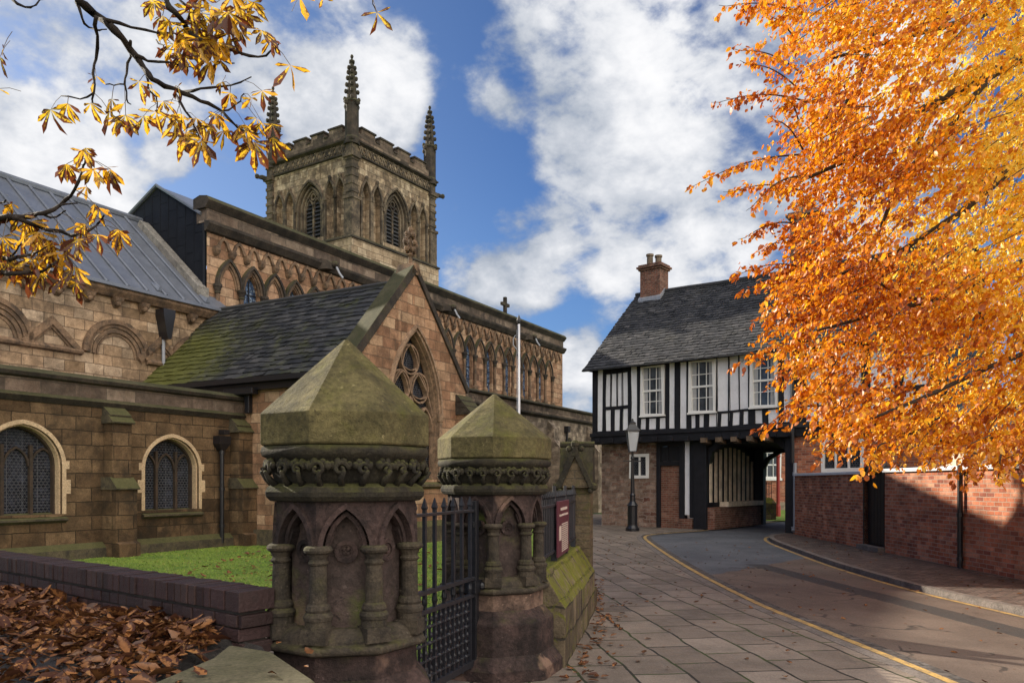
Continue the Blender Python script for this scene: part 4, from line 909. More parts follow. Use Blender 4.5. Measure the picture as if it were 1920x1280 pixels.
# ------------------------------------------------------------------ GATE POSTS
def octa(r, ph, z, c=(0, 0)): return [(c[0]+r*math.cos(ph+k*PI/4), c[1]+r*math.sin(ph+k*PI/4), z) for k in range(8)]
def gatepost(loc, face_deg, label, die=None, dcap=0.0):
    """eight-sided carved stone gatepost; face_deg turns a flat face from -y towards +x"""
    t = thing('gatepost', label, 'gatepost', loc, 0, 'carved octagonal gateposts')
    ph = math.radians(-90+face_deg)+PI/8
    mb = MB(); mb.loft([octa(r, ph, z) for r, z in ((.50, 1.86), (.508, 1.87), (.508, 2.035), (.50, 2.045), (.012, 2.50+dcap))]); part(mb, 'cap', M['cap'], t, bevel=.003)
    mb = MB(); mb.loft([octa(r, ph, z) for r, z in ((.42, 1.64), (.435, 1.68), (.455, 1.74), (.47, 1.785), (.50, 1.80), (.508, 1.825), (.50, 1.852), (.47, 1.862))])
    for k in range(24):
        a = ph+k*2*PI/24+.07; f = (a-ph) % (PI/4); rr = .462*math.cos(PI/8)/math.cos(f-PI/8)+.012
        c = Vector((rr*math.cos(a), rr*math.sin(a), 1.725)); o = Vector((math.cos(a), math.sin(a), 0)); s_ = Vector((-o.y, o.x, 0)); j = random.uniform(.85, 1.15)
        dr = random.choice((-1, 1)); sp = []
        for q_ in range(15):
            b = q_*.55; rr_ = .040*j*(1-q_/17); sp.append(c+s_*dr*rr_*math.cos(b)+Vector((0, 0, rr_*math.sin(b)))+o*(.004+.0022*q_))
        mb.tube(sp, [.016-.0005*q_ for q_ in range(15)], 6)
        for q_ in range(4):
            b = PI*(.15+.7*q_/3)+random.uniform(-.15, .15); cc_ = c+s_*.05*j*math.cos(b)+Vector((0, 0, .034*math.sin(b)+.006))+o*.004
            mb.ball(cc_, .021*random.uniform(.8, 1.2), .016, .025*random.uniform(.8, 1.2), 7, 4)
        mb.tube([c+Vector((0, 0, -.09))-o*.03, c+Vector((0, 0, -.05))+o*.01, c+s_*.02+o*.04+Vector((0, 0, -.01))], [.02, .016, .01], 6)
    part(mb, 'carved_frieze', M['carve'], t, smooth=True)
    mb = MB(); mb.loft([octa(r, ph, z) for r, z in ((.41, 1.545), (.455, 1.55), (.478, 1.575), (.482, 1.60), (.47, 1.628), (.43, 1.648))]); part(mb, 'ring_moulding', M['carve'], t, bevel=.006)
    ap = .418*math.cos(PI/8); hw = .418*math.sin(PI/8)
    mb = MB(); mb.loft([octa(.328, ph, z) for z in (.84, 1.5)]); part(mb, 'shaft', M['shaftmoss'], t)
    mb = MB()
    for k in range(8):
        a = ph+PI/8+k*PI/4; o = Vector((math.cos(a), math.sin(a), 0)); u = Vector((-o.y, o.x, 0))
        pp = lambda x, z, d: tuple(o*(ap-d)+u*x+Vector((0, 0, z)))
        h = hole(arch(0, hw*.86, 1.285, 1.522, 8), 1.27); h['open'] = True
        mb.wall(-hw, hw, 1.27, 1.552, pp, [h], .10)
        mb.ribbon(h['top'], -.012, .016, -.022, .03, pp); mb.ribbon(h['top'], -.046, -.024, .015, .06, pp)
        c2 = [(x*1.0, z) for x, z in circ(0, 1.285, .042, 12)]; 
        pin = lambda x, z, d: tuple(o*(.328*math.cos(PI/8)-d)+u*x+Vector((0, 0, z)))
        mb.ribbon(circ(0, 1.27, .052, 16), -.012, .012, -.022, .01, pin, True); mb.ribbon(circ(0, 1.27, .034, 12), -.006, .006, -.010, .01, pin, True)
        for q_ in range(4): b = PI/4+q_*PI/2; mb.ball(pin(.017*math.cos(b), 1.27+.017*math.sin(b), -.004), .013, .013, .013, 6, 4)
        for q_ in (-1, 1):
            mb.ribbon([(q_*hw*.62, 1.30), (q_*hw*.42, 1.38), (q_*hw*.50, 1.42), (q_*hw*.16, 1.455), (0, 1.49)], -.010, .010, .03, .09, pp)
    part(mb, 'arcade', M['shaft'], t)
    for k in range(8):
        a = ph+k*PI/4; c = (.392*math.cos(a), .392*math.sin(a), 0); mb = MB()
        mb.lathe([(.072, .85), (.072, .90), (.078, .905), (.082, .925), (.074, .94), (.064, .948), (.070, .962), (.062, .985), (.050, .995), (.0465, 1.17), (.045, 1.20), (.054, 1.207), (.057, 1.216), (.050, 1.225), (.046, 1.235), (.058, 1.262), (.074, 1.272), (.080, 1.285), (.074, 1.30), (.062, 1.308)], 16, c)
        mb.loft([[(c[0]+r*1.35*math.cos(a+PI/4+q_*PI/2), c[1]+r*1.35*math.sin(a+PI/4+q_*PI/2), z) for q_ in range(4)] for r, z in ((.075, .78), (.072, .86))])
        part(mb, 'column', M['column'], t, smooth=False)
    mb = MB()
    mb.loft([octa(r, ph, z) for r, z in ((.385, .848), (.43, .815), (.448, .785), (.450, .768), (.482, .760), (.492, .742), (.486, .722), (.445, .706))])
    part(mb, 'base_moulding', M['column'], t, bevel=.006)
    mb = MB()
    mb.loft([octa(r, ph, z) for r, z in ((.435, .0), (.435, .56), (.435, .71))]); part(mb, 'die', die or M['shaft'], t, bevel=.008)
    mb = MB()
    mb.loft([octa(r, ph, z) for r, z in ((.53, .0), (.53, .47), (.437, .575))]); mb.loft([octa(r, ph, z) for r, z in ((.61, -.02), (.61, .10), (.532, .21))]); part(mb, 'plinth', M['shaft'], t, bevel=.01)
    return t
P1 = (-.985, 4.6, 0); P2 = (-.157, 6.9, 0)
gatepost(P1, 12, 'larger octagonal stone gatepost beside the low brick wall, its pyramid cap nearest')
gatepost(P2, 22.5, 'octagonal stone gatepost with mossy pyramid cap between the iron gate and the mossy wall', die=M['dieworn'], dcap=-.06)

# ------------------------------------------------------------------ IRON GATE
gd = Vector((P2[0]-P1[0], P2[1]-P1[1])); gl_ = gd.length; gate_rot = math.atan2(gd.y, gd.x)
gate = thing('iron_gate', 'black wrought iron gate of spear topped bars between two stone gateposts', 'gate', (P1[0], P1[1], 0), gate_rot)
G0, G1 = .50, gl_-.50
bars = []; n = 9
for i in range(n):
    x = G0+.04+(G1-G0-.10)*i/(n-1); bars.append(x); mb = MB()
    mb.box(x-.014, x+.014, -.012, .012, .12, 1.46)
    mb.loft([[(x-a, -a, z), (x+a, -a, z), (x+a, a, z), (x-a, a, z)] for z, a in ((1.455, .013), (1.47, .019), (1.54, .003))])
    part(mb, 'bar', M['ironworn'], gate)
mb = MB()
for z, h, w in ((1.42, .022, .02), (.86, .03, .024), (.72, .03, .024), (.16, .05, .022)): mb.box(G0-.02, G1, -w, w, z-h/2, z+h/2)
part(mb, 'rail', M['ironworn'], gate, bevel=.003)
mb = MB()
for a, b in zip(bars, bars[1:]):
    m_ = (a+b)/2; mb.box(m_-.008, m_+.008, -.008, .008, .16, .72)
    for z in (.24, .36, .48, .60):
        mb.box(a-.01, b+.01, -.007, .007, z-.006, z+.006)
        for x in (a, m_): mb.ball((x, 0, z), .02, .02, .02, 6, 4); mb.ball((x, -.012, z+.06), .013, .013, .022, 6, 4)
    for x in (a, b): mb.lathe([(.006, .86), (.02, .80), (.022, .78), (.008, .73)], 6, (x, 0, 0))
part(mb, 'dog_bars', M['ironworn'], gate)
mb = MB(); mb.box(G1-.01, G1+.05, -.035, .035, .05, 1.50); mb.box(G1-.06, G1+.10, -.05, .05, .74, .84); mb.ball((G1+.06, -.06, .79), .035, .035, .035, 8, 5); mb.box(G1-.02, G1+.14, -.02, .02, 1.28, 1.33)
part(mb, 'hinge_post', M['black'], gate, bevel=.004)
mb = MB(); mb.box(G0-.05, G0, -.025, .025, .08, 1.44); part(mb, 'lock_stile', M['black'], gate)

# ------------------------------------------------------------------ LOW BRICK WALL, BED, SLAB
BW = Fr(-5.9, 7.57, 2.82, -2.18)
bl = 5.62
bw = thing('brick_wall', 'low dark purple brick wall with brick on edge top, left of the gatepost', 'wall', (BW.o[0], BW.o[1], 0), BW.rot)
mb = MB(); x = -4.0
while x < bl:
    w = random.uniform(.063, .068); dz = random.uniform(-.004, .004); dy = random.uniform(-.006, .006); e = random.uniform(-.003, .003)
    mb.add([(x, dy, .955), (x+w, dy+e, .955), (x+w, .225+dy, .955), (x, .225+dy, .955), (x, dy, 1.065+dz), (x+w, dy+e, 1.065+dz+e), (x+w, .225+dy, 1.067+dz), (x, .225+dy, 1.066+dz)], [(3,2,1,0),(4,5,6,7),(0,1,5,4),(1,2,6,5),(2,3,7,6),(3,0,4,7)]); x += w+.010
part(mb, 'coping', M['bluebrick'], bw, bevel=.004)
mb = MB()
for r in range(5):
    z = .945-(r+1)*.076; x = -4.0-random.random()*.2; st = .225
    while x < bl-.03:
        w = .215 if r % 2 else .103; w = min(w, bl-.005-x); mb.box(x, x+w, .012+random.uniform(-.006, .006), .21, z, z+.066); x += w+.01
part(mb, 'brickwork', M['bluebrick'], bw, bevel=.004)
mb = MB(); mb.box(-4, bl-.05, .03, .19, -.05, 1.045); part(mb, 'mortar', simple('mortar', (.05, .042, .036), .95, 0, .4, 8, .5), bw)
mb = MB(); random.seed(3)
nx, ny = 60, 40
def bedz(x, y):
    wd = max(0, -((x-BW.o[0])*BW.b[0]+(y-BW.o[1])*BW.b[1])); ws = (x-BW.o[0])*BW.a[0]+(y-BW.o[1])*BW.a[1]
    if x > -1.62 and y < 4.05: return .60
    return .735+(.10-.012*max(0, ws-1.5))*math.exp(-(wd/.45)**2)+.03*math.sin(x*1.7+y)+.02*math.sin(3.1*x-2.3*y)+.012*math.sin(9*x+7*y)
grid = [[None]*(ny+1) for _ in range(nx+1)]
for i in range(nx+1):
    for j in range(ny+1):
        s_ = -4+(bl+9)*i/nx; tt = .05-j/ny*9.5
        wx, wy = BW.w(s_, tt) if False else (BW.o[0]+BW.a[0]*s_+BW.b[0]*tt, BW.o[1]+BW.a[1]*s_+BW.b[1]*tt)
        wx = min(wx, -1.15); grid[i][j] = (wx, wy, bedz(wx, wy))
vs = [p for r in grid for p in r]; mb.add(vs, [(i*(ny+1)+j, (i+1)*(ny+1)+j, (i+1)*(ny+1)+j+1, i*(ny+1)+j+1) for i in range(nx) for j in range(ny)])
mb.build('soil', M['soil'], props=STR, smooth=True)
ret = thing('retaining_wall', 'low stone retaining wall with broad worn coping slab in front of the gatepost', 'wall', (-1.2, 3.4, 0), 0)
sl_ = [(-1.47, 4.02), (-1.20, 3.86), (-.84, 3.30), (-.72, 2.4), (-.72, -.5), (-1.45, -.5), (-1.52, 3.2), (-1.44, 3.72)]
mb = MB(); ring = [(x+1.2, y-3.4) for x, y in sl_]; mb.loft([[(x, y, .70) for x, y in ring], [(x, y, .795) for x, y in ring], [(x*.98-.002, y*.99, .812) for x, y in ring]]); part(mb, 'coping_slab', M['slab'], ret, bevel=.012)
ring = [(x*.92-.01, y*.97) for x, y in ring]; mb = MB(); mb.loft([[(x, y, -.02) for x, y in ring], [(x, y, .70) for x, y in ring]]); part(mb, 'stonework', M['mosswall'], ret)

# leaf litter, twigs, scattered leaves
def leaf_mesh(name, items, mat, kind='stuff', parent=None, uvs=False, ob=False, smooth=False):
    """items: (pos, dir, normal, length, width, fold, curl)"""
    n = len(items); V = np.zeros((n, 8, 3)); 
    for i, (p, d, nr, L_, w, fo, cu) in enumerate(items):
        p = np.array(p); d = np.array(d); d = d/np.linalg.norm(d); nr = np.array(nr); s_ = np.cross(nr, d); s_ = s_/(np.linalg.norm(s_)+1e-9); nr = np.cross(d, s_)
        def pt(t, x): return p+d*L_*t+s_*w*x+nr*(abs(x)*w*fo-cu*L_*t*t)
        a_, b_, c_, e_ = (.36, .30, .74, .5) if ob else (.30, .5, .70, .42)
        V[i] = (pt(0, 0), pt(.35, 0), pt(.72, 0), pt(1, 0), pt(a_, -b_), pt(c_, -e_), pt(a_, b_), pt(c_, e_))
    base = [(0, 1, 4), (1, 2, 5, 4), (2, 3, 5), (1, 0, 6), (2, 1, 6, 7), (3, 2, 7)]
    F = [tuple(8*i+k for k in f) for i in range(n) for f in base]
    me = bpy.data.meshes.new(name); me.from_pydata(V.reshape(-1, 3).tolist(), [], F); me.materials.append(mat)
    if smooth: me.polygons.foreach_set('use_smooth', [True]*len(me.polygons))
    if uvs:
        uvv = np.array([(.5, 0), (.5, .35), (.5, .72), (.5, 1), (0, .3), (.08, .7), (1, .3), (.92, .7)], dtype=np.float32)
        vi = np.empty(len(me.loops), dtype=np.int32); me.loops.foreach_get('vertex_index', vi)
        me.uv_layers.new(name='UVMap').data.foreach_set('uv', uvv[vi % 8].ravel())
    o = bpy.data.objects.new(name, me); COL.objects.link(o)
    if kind: o['kind'] = kind
    if parent: o.parent = parent
    return o
random.seed(11)
def rv(a=1): return Vector((random.uniform(-a, a), random.uniform(-a, a), random.uniform(-a, a)))
it = []
def litter(n, s0, s1, t0, t1, lift=.06):
    for _ in range(n):
        s_ = random.uniform(s0, s1); t_ = -abs(random.triangular(t0, t1, t0)); x, y = BW.w(s_, t_)
        if x > -1.50 and y < 3.9 or x > -1.2: continue
        a = random.random()*2*PI; nr = Vector((random.uniform(-.8, .8), random.uniform(-.8, .8), 1)); L_ = random.choice((.03, .04, .05, .06, .075, .09, .11, .15))*random.uniform(.8, 1.15)
        it.append(((x, y, bedz(x, y)+random.uniform(.002, lift*.55)), (math.cos(a), math.sin(a), random.uniform(-.2, .28)), nr, L_, L_*random.uniform(.28, .55), random.uniform(-.4, 1.3), random.uniform(-.5, .9)))
litter(3200, -1, bl-.1, .03, .62, .08); litter(2000, 3.2, bl+.3, .1, 1.7, .07); litter(300, -1, 5, .4, 3.2, .04)
leaf_mesh('leaf_litter', it, M['litter'], uvs=True, smooth=True)
mb = MB(); random.seed(5)
for _ in range(90):
    s_ = random.uniform(0, bl); x, y = BW.w(s_, -random.uniform(.1, 2.2))
    if x > -1.55: continue
    a = random.random()*2*PI; L_ = random.uniform(.06, .28); z = bedz(x, y)+random.uniform(.015, .07)
    mb.tube([(x, y, z), (x+math.cos(a)*L_*.5, y+math.sin(a)*L_*.5, z+random.uniform(-.01, .03)), (x+math.cos(a+.2)*L_, y+math.sin(a+.2)*L_, z+random.uniform(-.02, .03))], random.uniform(.0015, .004), 5)
mb.build('twig_litter', M['bark'], props=STF)
it = []
def scatter(n, gen, z, lo=.04, hi=.09):
    for _ in range(n):
        x, y = gen(); a = random.random()*2*PI; nr = Vector((random.uniform(-.35, .35), random.uniform(-.35, .35), 1)); L_ = random.uniform(lo, hi)
        it.append(((x, y, z+random.uniform(.006, .018)), (math.cos(a), math.sin(a), random.uniform(-.05, .15)), nr, L_, L_*random.uniform(.45, .65), random.uniform(-.3, .6), random.uniform(-.3, .3)))
def wallx(Z): return .40+(min(Z, 9.9)-6.42)*.19+max(0, Z-9.9)*.05
def g1(): Z = random.uniform(5.5, 13.5); return wallx(Z)+.05+abs(random.gauss(0, .14)), Z
def g2(): Z = random.uniform(4.5, 24); return random.uniform(wallx(Z)+.1, 3.3), Z
def g3(): Z = random.uniform(4.5, 22); return random.uniform(3.6, 6.5), Z
def g4(): Z = random.uniform(9, 22); return random.triangular(6.75, 8.6, 8.5), Z
def g5(): Z = random.uniform(10, 19); return random.uniform(-6, -1.2), Z
scatter(170, g1, .005, .05, .11); scatter(190, g2, .005); scatter(150, g3, -.05); scatter(150, g4, .005); scatter(420, g5, .03, .06, .15)
def g6(): return random.uniform(-1.4, -.9), random.uniform(3.2, 4.0)
scatter(8, g6, .815)
leaf_mesh('fallen_leaves', it, M['litter'], uvs=True)

# ------------------------------------------------------------------ MOSSY STREET WALL, RAILINGS, PIER
MW = Fr(.395, 6.42, .187, .982)     # x runs away along the wall's street face; -y side is the street
mw_len = 3.62
wall_t = thing('stone_wall', 'low mossy stone wall with sloping coping along the pavement', 'wall', (MW.o[0], MW.o[1], 0), MW.rot)
# -y is to the right (street)
mb = MB(); prof = [(0, -.05), (0, .52), (.20, .84), (.46, .84), (.46, -.05)]
for i in range(7):
    x0 = .50+(mw_len-.5)*i/7; x1 = .50+(mw_len-.5)*(i+1)/7; j = random.uniform(-.012, .012)
    mb.loft([[(x0+.004, y+j, z+j*.6) for y, z in prof], [(x1-.004, y+j, z+j*.6) for y, z in prof]])
part(mb, 'wall_body', M['mosswall'], wall_t, bevel=.012)
RL = Fr(*MW.w(.30, .26), .187, .982); rl = mw_len-.32
rails = thing('railings', 'black iron railings on top of the mossy stone wall', 'railings', (RL.o[0], RL.o[1], 0), RL.rot)
mb = MB(); 
for z in (.95, 1.42): mb.box(.28, rl, -.018, .018, z-.012, z+.012)
part(mb, 'rail', M['ironworn'], rails)
x = .32; bmesh_bar = None
while x < rl:
    if bmesh_bar is None:
        mb = MB(); mb.tube([(0, 0, .92), (0, 0, 1.50)], .010, 6); mb.loft([[(-a, -a, z), (a, -a, z), (a, a, z), (-a, a, z)] for z, a in ((1.49, .010), (1.51, .018), (1.57, .002))]); bmesh_bar = part(mb, 'bar', M['ironworn'], rails); bmesh_bar.location = (x, 0, 0)
    else:
        c = bmesh_bar.copy(); COL.objects.link(c); c.location = (x, 0, 0); c.parent = rails
    x += .118
for xx_ in (.35, 1.3, 2.25, 3.1):
    mb = MB(); mb.box(xx_-.03, xx_+.03, -.03, .03, .82, .95); mb.tube([(xx_, 0, .9), (xx_, 0, 1.62)], .018, 8); part(mb, 'post', M['ironworn'], rails)
xs0 = RL.x(1046, -.05); xs1 = RL.x(1066, -.05)
sign = thing('notice_sign', 'tall maroon notice sign with pale lettering fixed to the railings', 'sign', (RL.o[0], RL.o[1], 0), RL.rot)
mb = MB(); mb.box(xs0, xs1, -.055, -.035, .88, 1.46); part(mb, 'panel', M['maroon'], sign, bevel=.003)
mb = MB(); random.seed(2); w_ = xs1-xs0
def glyph_row(z, h, x0, x1):
    x = x0
    while x < x1:
        for _ in range(random.randint(2, 7)):
            gw_ = h*.55
            if x+gw_ > x1: break
            mb.box(x, x+gw_*.72, -.058, -.054, z, z+h*random.choice((1, 1, .7))); x += gw_
        x += h*.6
glyph_row(1.36, .03, xs0+.2*w_, xs1-.2*w_); glyph_row(1.30, .022, xs0+.1*w_, xs1-.1*w_)
for z in np.arange(.92, 1.22, .022): glyph_row(z, .011, xs0+.30*w_, xs1-.12*w_)
mb.box(xs0+.08*w_, xs0+.24*w_, -.058, -.054, 1.05, 1.2); part(mb, 'lettering', M['cream'], sign)

PZ = 10.0; px0, px1 = (1047-960)/FPX*PZ, (1119-960)/FPX*PZ
pier = thing('stone_pier', 'square stone pier with gabled cross-ridge cap at the end of the railings', 'pier', ((px0+px1)/2+.02, PZ+.27, 0), -.19)
hwp = (px1-px0)/2-.03
mb = MB(); mb.box(-hwp+.03, hwp-.03, -.22, .22, 0, 1.60); part(mb, 'shaft', M['pier'], pier, bevel=.01)
mb = MB(); mb.box(-hwp-.02, hwp+.02, -.26, .26, 0, .25); part(mb, 'plinth', M['pier'], pier, bevel=.01)
mb = MB(); mb.loft([[(x_, y, z) for y, z in ((-.24, 1.60), (.24, 1.60), (.05, 2.12), (-.05, 2.12))] for x_ in (-hwp, hwp)])
part(mb, 'cap', M['carve'], pier)
mb = MB(); mb.loft([[(x, y, z) for x, z in ((-.19, 1.59), (.19, 1.59), (0, 1.98))] for y in (-.29, -.02)]); part(mb, 'gablet', M['pier'], pier)
mb = MB()
for z in (2.07, 2.16): mb.tube([(-hwp-.01, 0, z), (hwp+.01, 0, z)], .04, 8)
mb.ribbon([(-.24, 1.60), (-.20, 1.61), (0, 2.04), (.20, 1.61), (.24, 1.60)], -.02, .035, -.33, -.20, lambda x, z, d: (x, d, z))
for sx in (-1, 1): mb.ball((sx*.235, -.28, 1.60), .06, .06, .055); mb.ball((sx*.20, -.30, 1.55), .035, .035, .035)
mb.tube([(0, -.29, 2.0), (0, -.29, 2.12)], [.055, .04], 8); mb.ball((0, -.29, 2.15), .055, .05, .06); mb.ball((-.08, -.28, 2.09), .04, .04, .04); mb.ball((.08, -.28, 2.09), .04, .04, .04)
part(mb, 'carving', M['carve'], pier)

# flagpole in the churchyard
fp = at(973, 905, 18)
flag = thing('flagpole', 'slender white flagpole standing in the churchyard behind the gatepost', 'flagpole', (fp.x, fp.y, 0))
mb = MB(); mb.lathe([(.042, 0), (.036, 2.0), (.026, 5.35)], 12); part(mb, 'pole', M['steel'], flag, smooth=True)
mb = MB(); mb.lathe([(.02, 5.33), (.045, 5.38), (.05, 5.43), (.03, 5.5), (.004, 5.56)], 10); part(mb, 'finial', M['black'], flag)
mb = MB(); mb.tube([(-.05, -.03, 4.75), (-.13, -.03, 4.85), (-.13, -.03, 5.0), (-.08, -.03, 5.08)], .012, 6); mb.tube([(-.05, -.04, 1.0), (-.05, -.04, 5.2)], .005, 5); part(mb, 'halyard', M['pipe'], flag)

# lamp post by the gatehouse
LZ = 26.6; lp = at(1186, 905, LZ)
lamp = thing('lamp_post', 'black Victorian lamp post with glazed lantern in front of the timbered house', 'lamp post', (lp.x, lp.y, 0))
mb = MB(); mb.lathe([(.24, 0), (.24, .10), (.20, .14), (.17, .20), (.17, .85), (.20, .88), (.15, .95), (.10, 1.02), (.09, 1.2), (.11, 1.23), (.07, 1.3), (.05, 2.45), (.07, 2.5), (.04, 2.58), (.04, 2.74)], 10); mb.box(-.32, .32, -.015, .015, 2.38, 2.42)
part(mb, 'column', M['black'], lamp)
lt = thing_l = None
mb = MB(); zb, zt_ = 2.74, 3.42
def sq(a, z): return [(-a, -a, z), (a, -a, z), (a, a, z), (-a, a, z)]
for sx in (-1, 1):
    for sy in (-1, 1): mb.tube([(sx*.12, sy*.12, zb), (sx*.21, sy*.21, zt_)], .014, 5)
mb.loft([sq(.13, zb-.03), sq(.13, zb)]); mb.loft([sq(.235, zt_), sq(.235, zt_+.03), sq(.16, zt_+.12), sq(.10, zt_+.24), sq(.10, zt_+.30), sq(.04, zt_+.34), sq(.02, zt_+.44)])
lf = part(mb, 'lantern_frame', M['black'], lamp)
m, k, p, out = new_mat('lantern_glass'); p.inputs['Base Color'].default_value = (.8, .82, .85, 1); p.inputs['Roughness'].default_value = .12; p.inputs['Transmission Weight'].default_value = .6; M['lantern'] = m
mb = MB(); mb.loft([sq(.115, zb), sq(.20, zt_)]); part(mb, 'pane', M['lantern'], lamp)

# ------------------------------------------------------------------ TIMBERED GATEHOUSE
gh = thing('timber_gatehouse', 'black and white timber-framed house over an archway with dark slate roof', 'house', (GH.o[0], GH.o[1], 0), GH.rot)
PH = plane(0)
zc = lambda v: 1080+v/2.285
def hx(v): return GH.x(zc(v))
def hz(v, w): return GH.h(zc(v), 450+w/2.285)
panels = []
def pn(x0, x1, zlo, zhi): panels.append((hx(x0), hx(x1), zlo, zhi))
J0, E = 3.30, 6.15
for a, b in ((90, 113), (238, 262), (398, 420), (443, 472)): pn(a, b, 3.62, 5.98)
for a, b in ((128, 147), (152, 172), (177, 197), (202, 223)): pn(a, b, 4.55, 5.78)
for a, b in ((130, 150), (165, 187), (202, 225)): pn(a, b, 3.62, 4.42)
for a, b in ((277, 299), (313, 341), (356, 382)): pn(a, b, 3.62, 4.02)
for a, b in ((497, 514), (530, 548), (572, 605), (622, 651), (669, 700), (716, 735), (765, 798), (825, 865)): pn(a, b, 3.62, 4.06)
for a, b in ((608, 651), (657, 696), (701, 735)): pn(a, b, 4.14, 5.98)
pn(890, 922, 3.62, 5.98)
sN = 7.95
for i in range(4): panels.append((sN+.22+i*.95, sN+.22+i*.95+.70, 4.55, 5.95)); panels.append((sN+.22+i*.95, sN+.22+i*.95+.32, 3.62, 4.4)); panels.append((sN+.60+i*.95, sN+.22+i*.95+.70, 3.62, 4.4))
wins = [(GH.x(1203), GH.x(1245), 4.14, 5.92), (GH.x(1293), GH.x(1341), 4.14, 5.93), (GH.x(1408), GH.x(1457), 4.2, 5.93)]
HL = 12.2
holes = [rect(*p_) for p_ in panels]+[rect(*w_) for w_ in wins]
mb = MB(); mb.wall(0, HL, J0, E, PH, holes, .03)
mb.poly((0, 0, J0), (0, 7.5, J0), (0, 7.5, E), (0, 3.75, 9.55), (0, 0, E)); mb.poly((HL, 0, J0), (HL, 7.5, J0), (HL, 7.5, E), (HL, 3.75, 9.55), (HL, 0, E)); mb.poly((0, 7.5, J0), (HL, 7.5, J0), (HL, 7.5, E), (0, 7.5, E))
def warp(mb):
    mb.v = [(x+.022*math.sin(z*2.3+x*1.9)+.012*math.sin(x*7.1), y+.012*math.sin(x*2.7+z), z+.022*math.sin(x*1.1)+.010*math.sin(x*4.3)) for x, y, z in mb.v]
warp(mb); frame = part(mb, 'timber_frame', M['timber'], gh)
random.seed(4)
for x0, x1, z0, z1 in panels:
    mb = MB(); m_ = 5; 
    for i in range(m_):
        za, zb_ = z0+(z1-z0)*i/m_, z0+(z1-z0)*(i+1)/m_; mb.poly((x0-.02, .022, za), (x1+.02, .022, za), (x1+.02, .022, zb_), (x0-.02, .022, zb_))
    warp(mb); part(mb, 'plaster_panel', M['plaster'], gh)
for x0, x1, z0, z1 in wins:
    mb = MB(); f = .055
    mb.ribbon([(x0, z0), (x0, z1), (x1, z1), (x1, z0)], -f, .02, -.05, .12, PH, True); mb.box(x0-.06, x1+.06, -.10, .05, z0-.07, z0-.01)
    zm = (z0+z1)/2; mb.box(x0+f, x1-f, .0, .06, zm-.035, zm+.035)
    for j in (1, 2): x = x0+f+(x1-x0-2*f)*j/3; mb.box(x-.013, x+.013, .02, .05, z0+.05, z1-.05)
    for zz in (z0+.28*(z1-z0), z0+.74*(z1-z0)): mb.box(x0+f, x1-f, .022, .048, zz-.013, zz+.013)
    wd = part(mb, 'window', M['white'], gh)
    mb = MB(); mb.poly((x0, .045, z0), (x1, .045, z0), (x1, .045, z1), (x0, .045, z1)); 
    m, k, p, out = (None,)*4
    part(mb, 'pane', M['pane'] if 'pane' in M else M.setdefault('pane', glass_mat('sash_glass', (.03, .034, .04), 0, .04)), wd)
    mb = MB()
    for sx in (0, 1):
        xa, xb = (x0+f, x0+f+.20*(x1-x0)) if sx == 0 else (x1-f-.20*(x1-x0), x1-f)
        pts = [(xa+(xb-xa)*i/12, .041+.003*math.sin(i*1.9)) for i in range(13)]
        for (a, ya), (b, yb) in zip(pts, pts[1:]): mb.poly((a, ya, z0+.05), (b, yb, z0+.05), (b, yb, z1-.05), (a, ya, z1-.05))
    part(mb, 'curtain', M['curtain'], wd)
# jetty beam, brackets, rails
mb = MB(); mb.box(-.06, HL, -.10, .3, 3.42, 3.56); mb.box(-.03, HL, -.05, .4, 3.14, 3.42); mb.box(-.02, HL, -.03, .02, 6.0, 6.2)
for x in np.arange(.3, 12, .62): mb.box(x-.09, x+.09, -.16, .7, 3.16, 3.34)
warp(mb); part(mb, 'jetty_beam', M['timber'], gh, bevel=.012)
mb = MB()
for i, x in enumerate(np.arange(4.7, 7.4, .55)): mb.loft([[(x-.10, y, z), (x+.10, y, z), (x+.10, y, z+h_), (x-.10, y, z+h_)] for y, z, h_ in ((-.20, 3.06, .16), (.3, 3.0, .2))])
part(mb, 'joist_end', M['oak'], gh)
# ground floor
YG = .42; PF = plane(YG)
sm = rect(hx(213), hx(282), 1.89, 2.68)
mb = MB(); mb.wall(.18, 2.62, 0, 3.16, PF, [sm], .2); mb.poly((.18, YG, 0), (.18, 7.5, 0), (.18, 7.5, 3.2), (.18, YG, 3.2))
part(mb, 'stone_wall', M['stonebrick'], gh)
mb = MB(); x0, x1 = sm['x0'], sm['x1']; mb.ribbon([(x0, 1.89), (x0, 2.68), (x1, 2.68), (x1, 1.89)], -.05, .07, -.03, .1, PF, True); mb.box((x0+x1)/2-.03, (x0+x1)/2+.03, YG, YG+.08, 1.89, 2.68); mb.mi = 1; mb.poly((x0, YG+.06, 1.89), (x1, YG+.06, 1.89), (x1, YG+.06, 2.68), (x0, YG+.06, 2.68))
part(mb, 'window', [M['white'], M['glassd']], gh)
mb = MB()
for a, b, z0, z1, d in ((2.58, 2.74, 0, 3.16, .05), (3.52, 3.72, .3, 3.2, .08), (3.92, 4.10, .4, 3.2, .06), (2.7, 3.6, 2.28, 2.44, .04), (2.7, 3.6, 3.0, 3.2, .05), (3.0, 3.06, 2.4, 3.1, .03)):
    mb = MB(); mb.box(a, b, YG-d, YG+.2, z0, z1); part(mb, 'post' if z1-z0 > 1 else 'lintel', M['timber'], gh, bevel=.012)
mb = MB(); mb.box(2.76, 3.5, YG+.02, YG+.1, 2.45, 2.99); part(mb, 'boarding', M['timber'], gh)
mb = MB(); mb.box(4.11, 4.60, YG-.15, YG+.45, 0, 3.14); part(mb, 'post', M['timber'], gh, bevel=.015)
mb = MB(); mb.box(7.42, 7.72, YG-.25, YG+.35, 0, 3.14); part(mb, 'post', M['timber'], gh, bevel=.015)
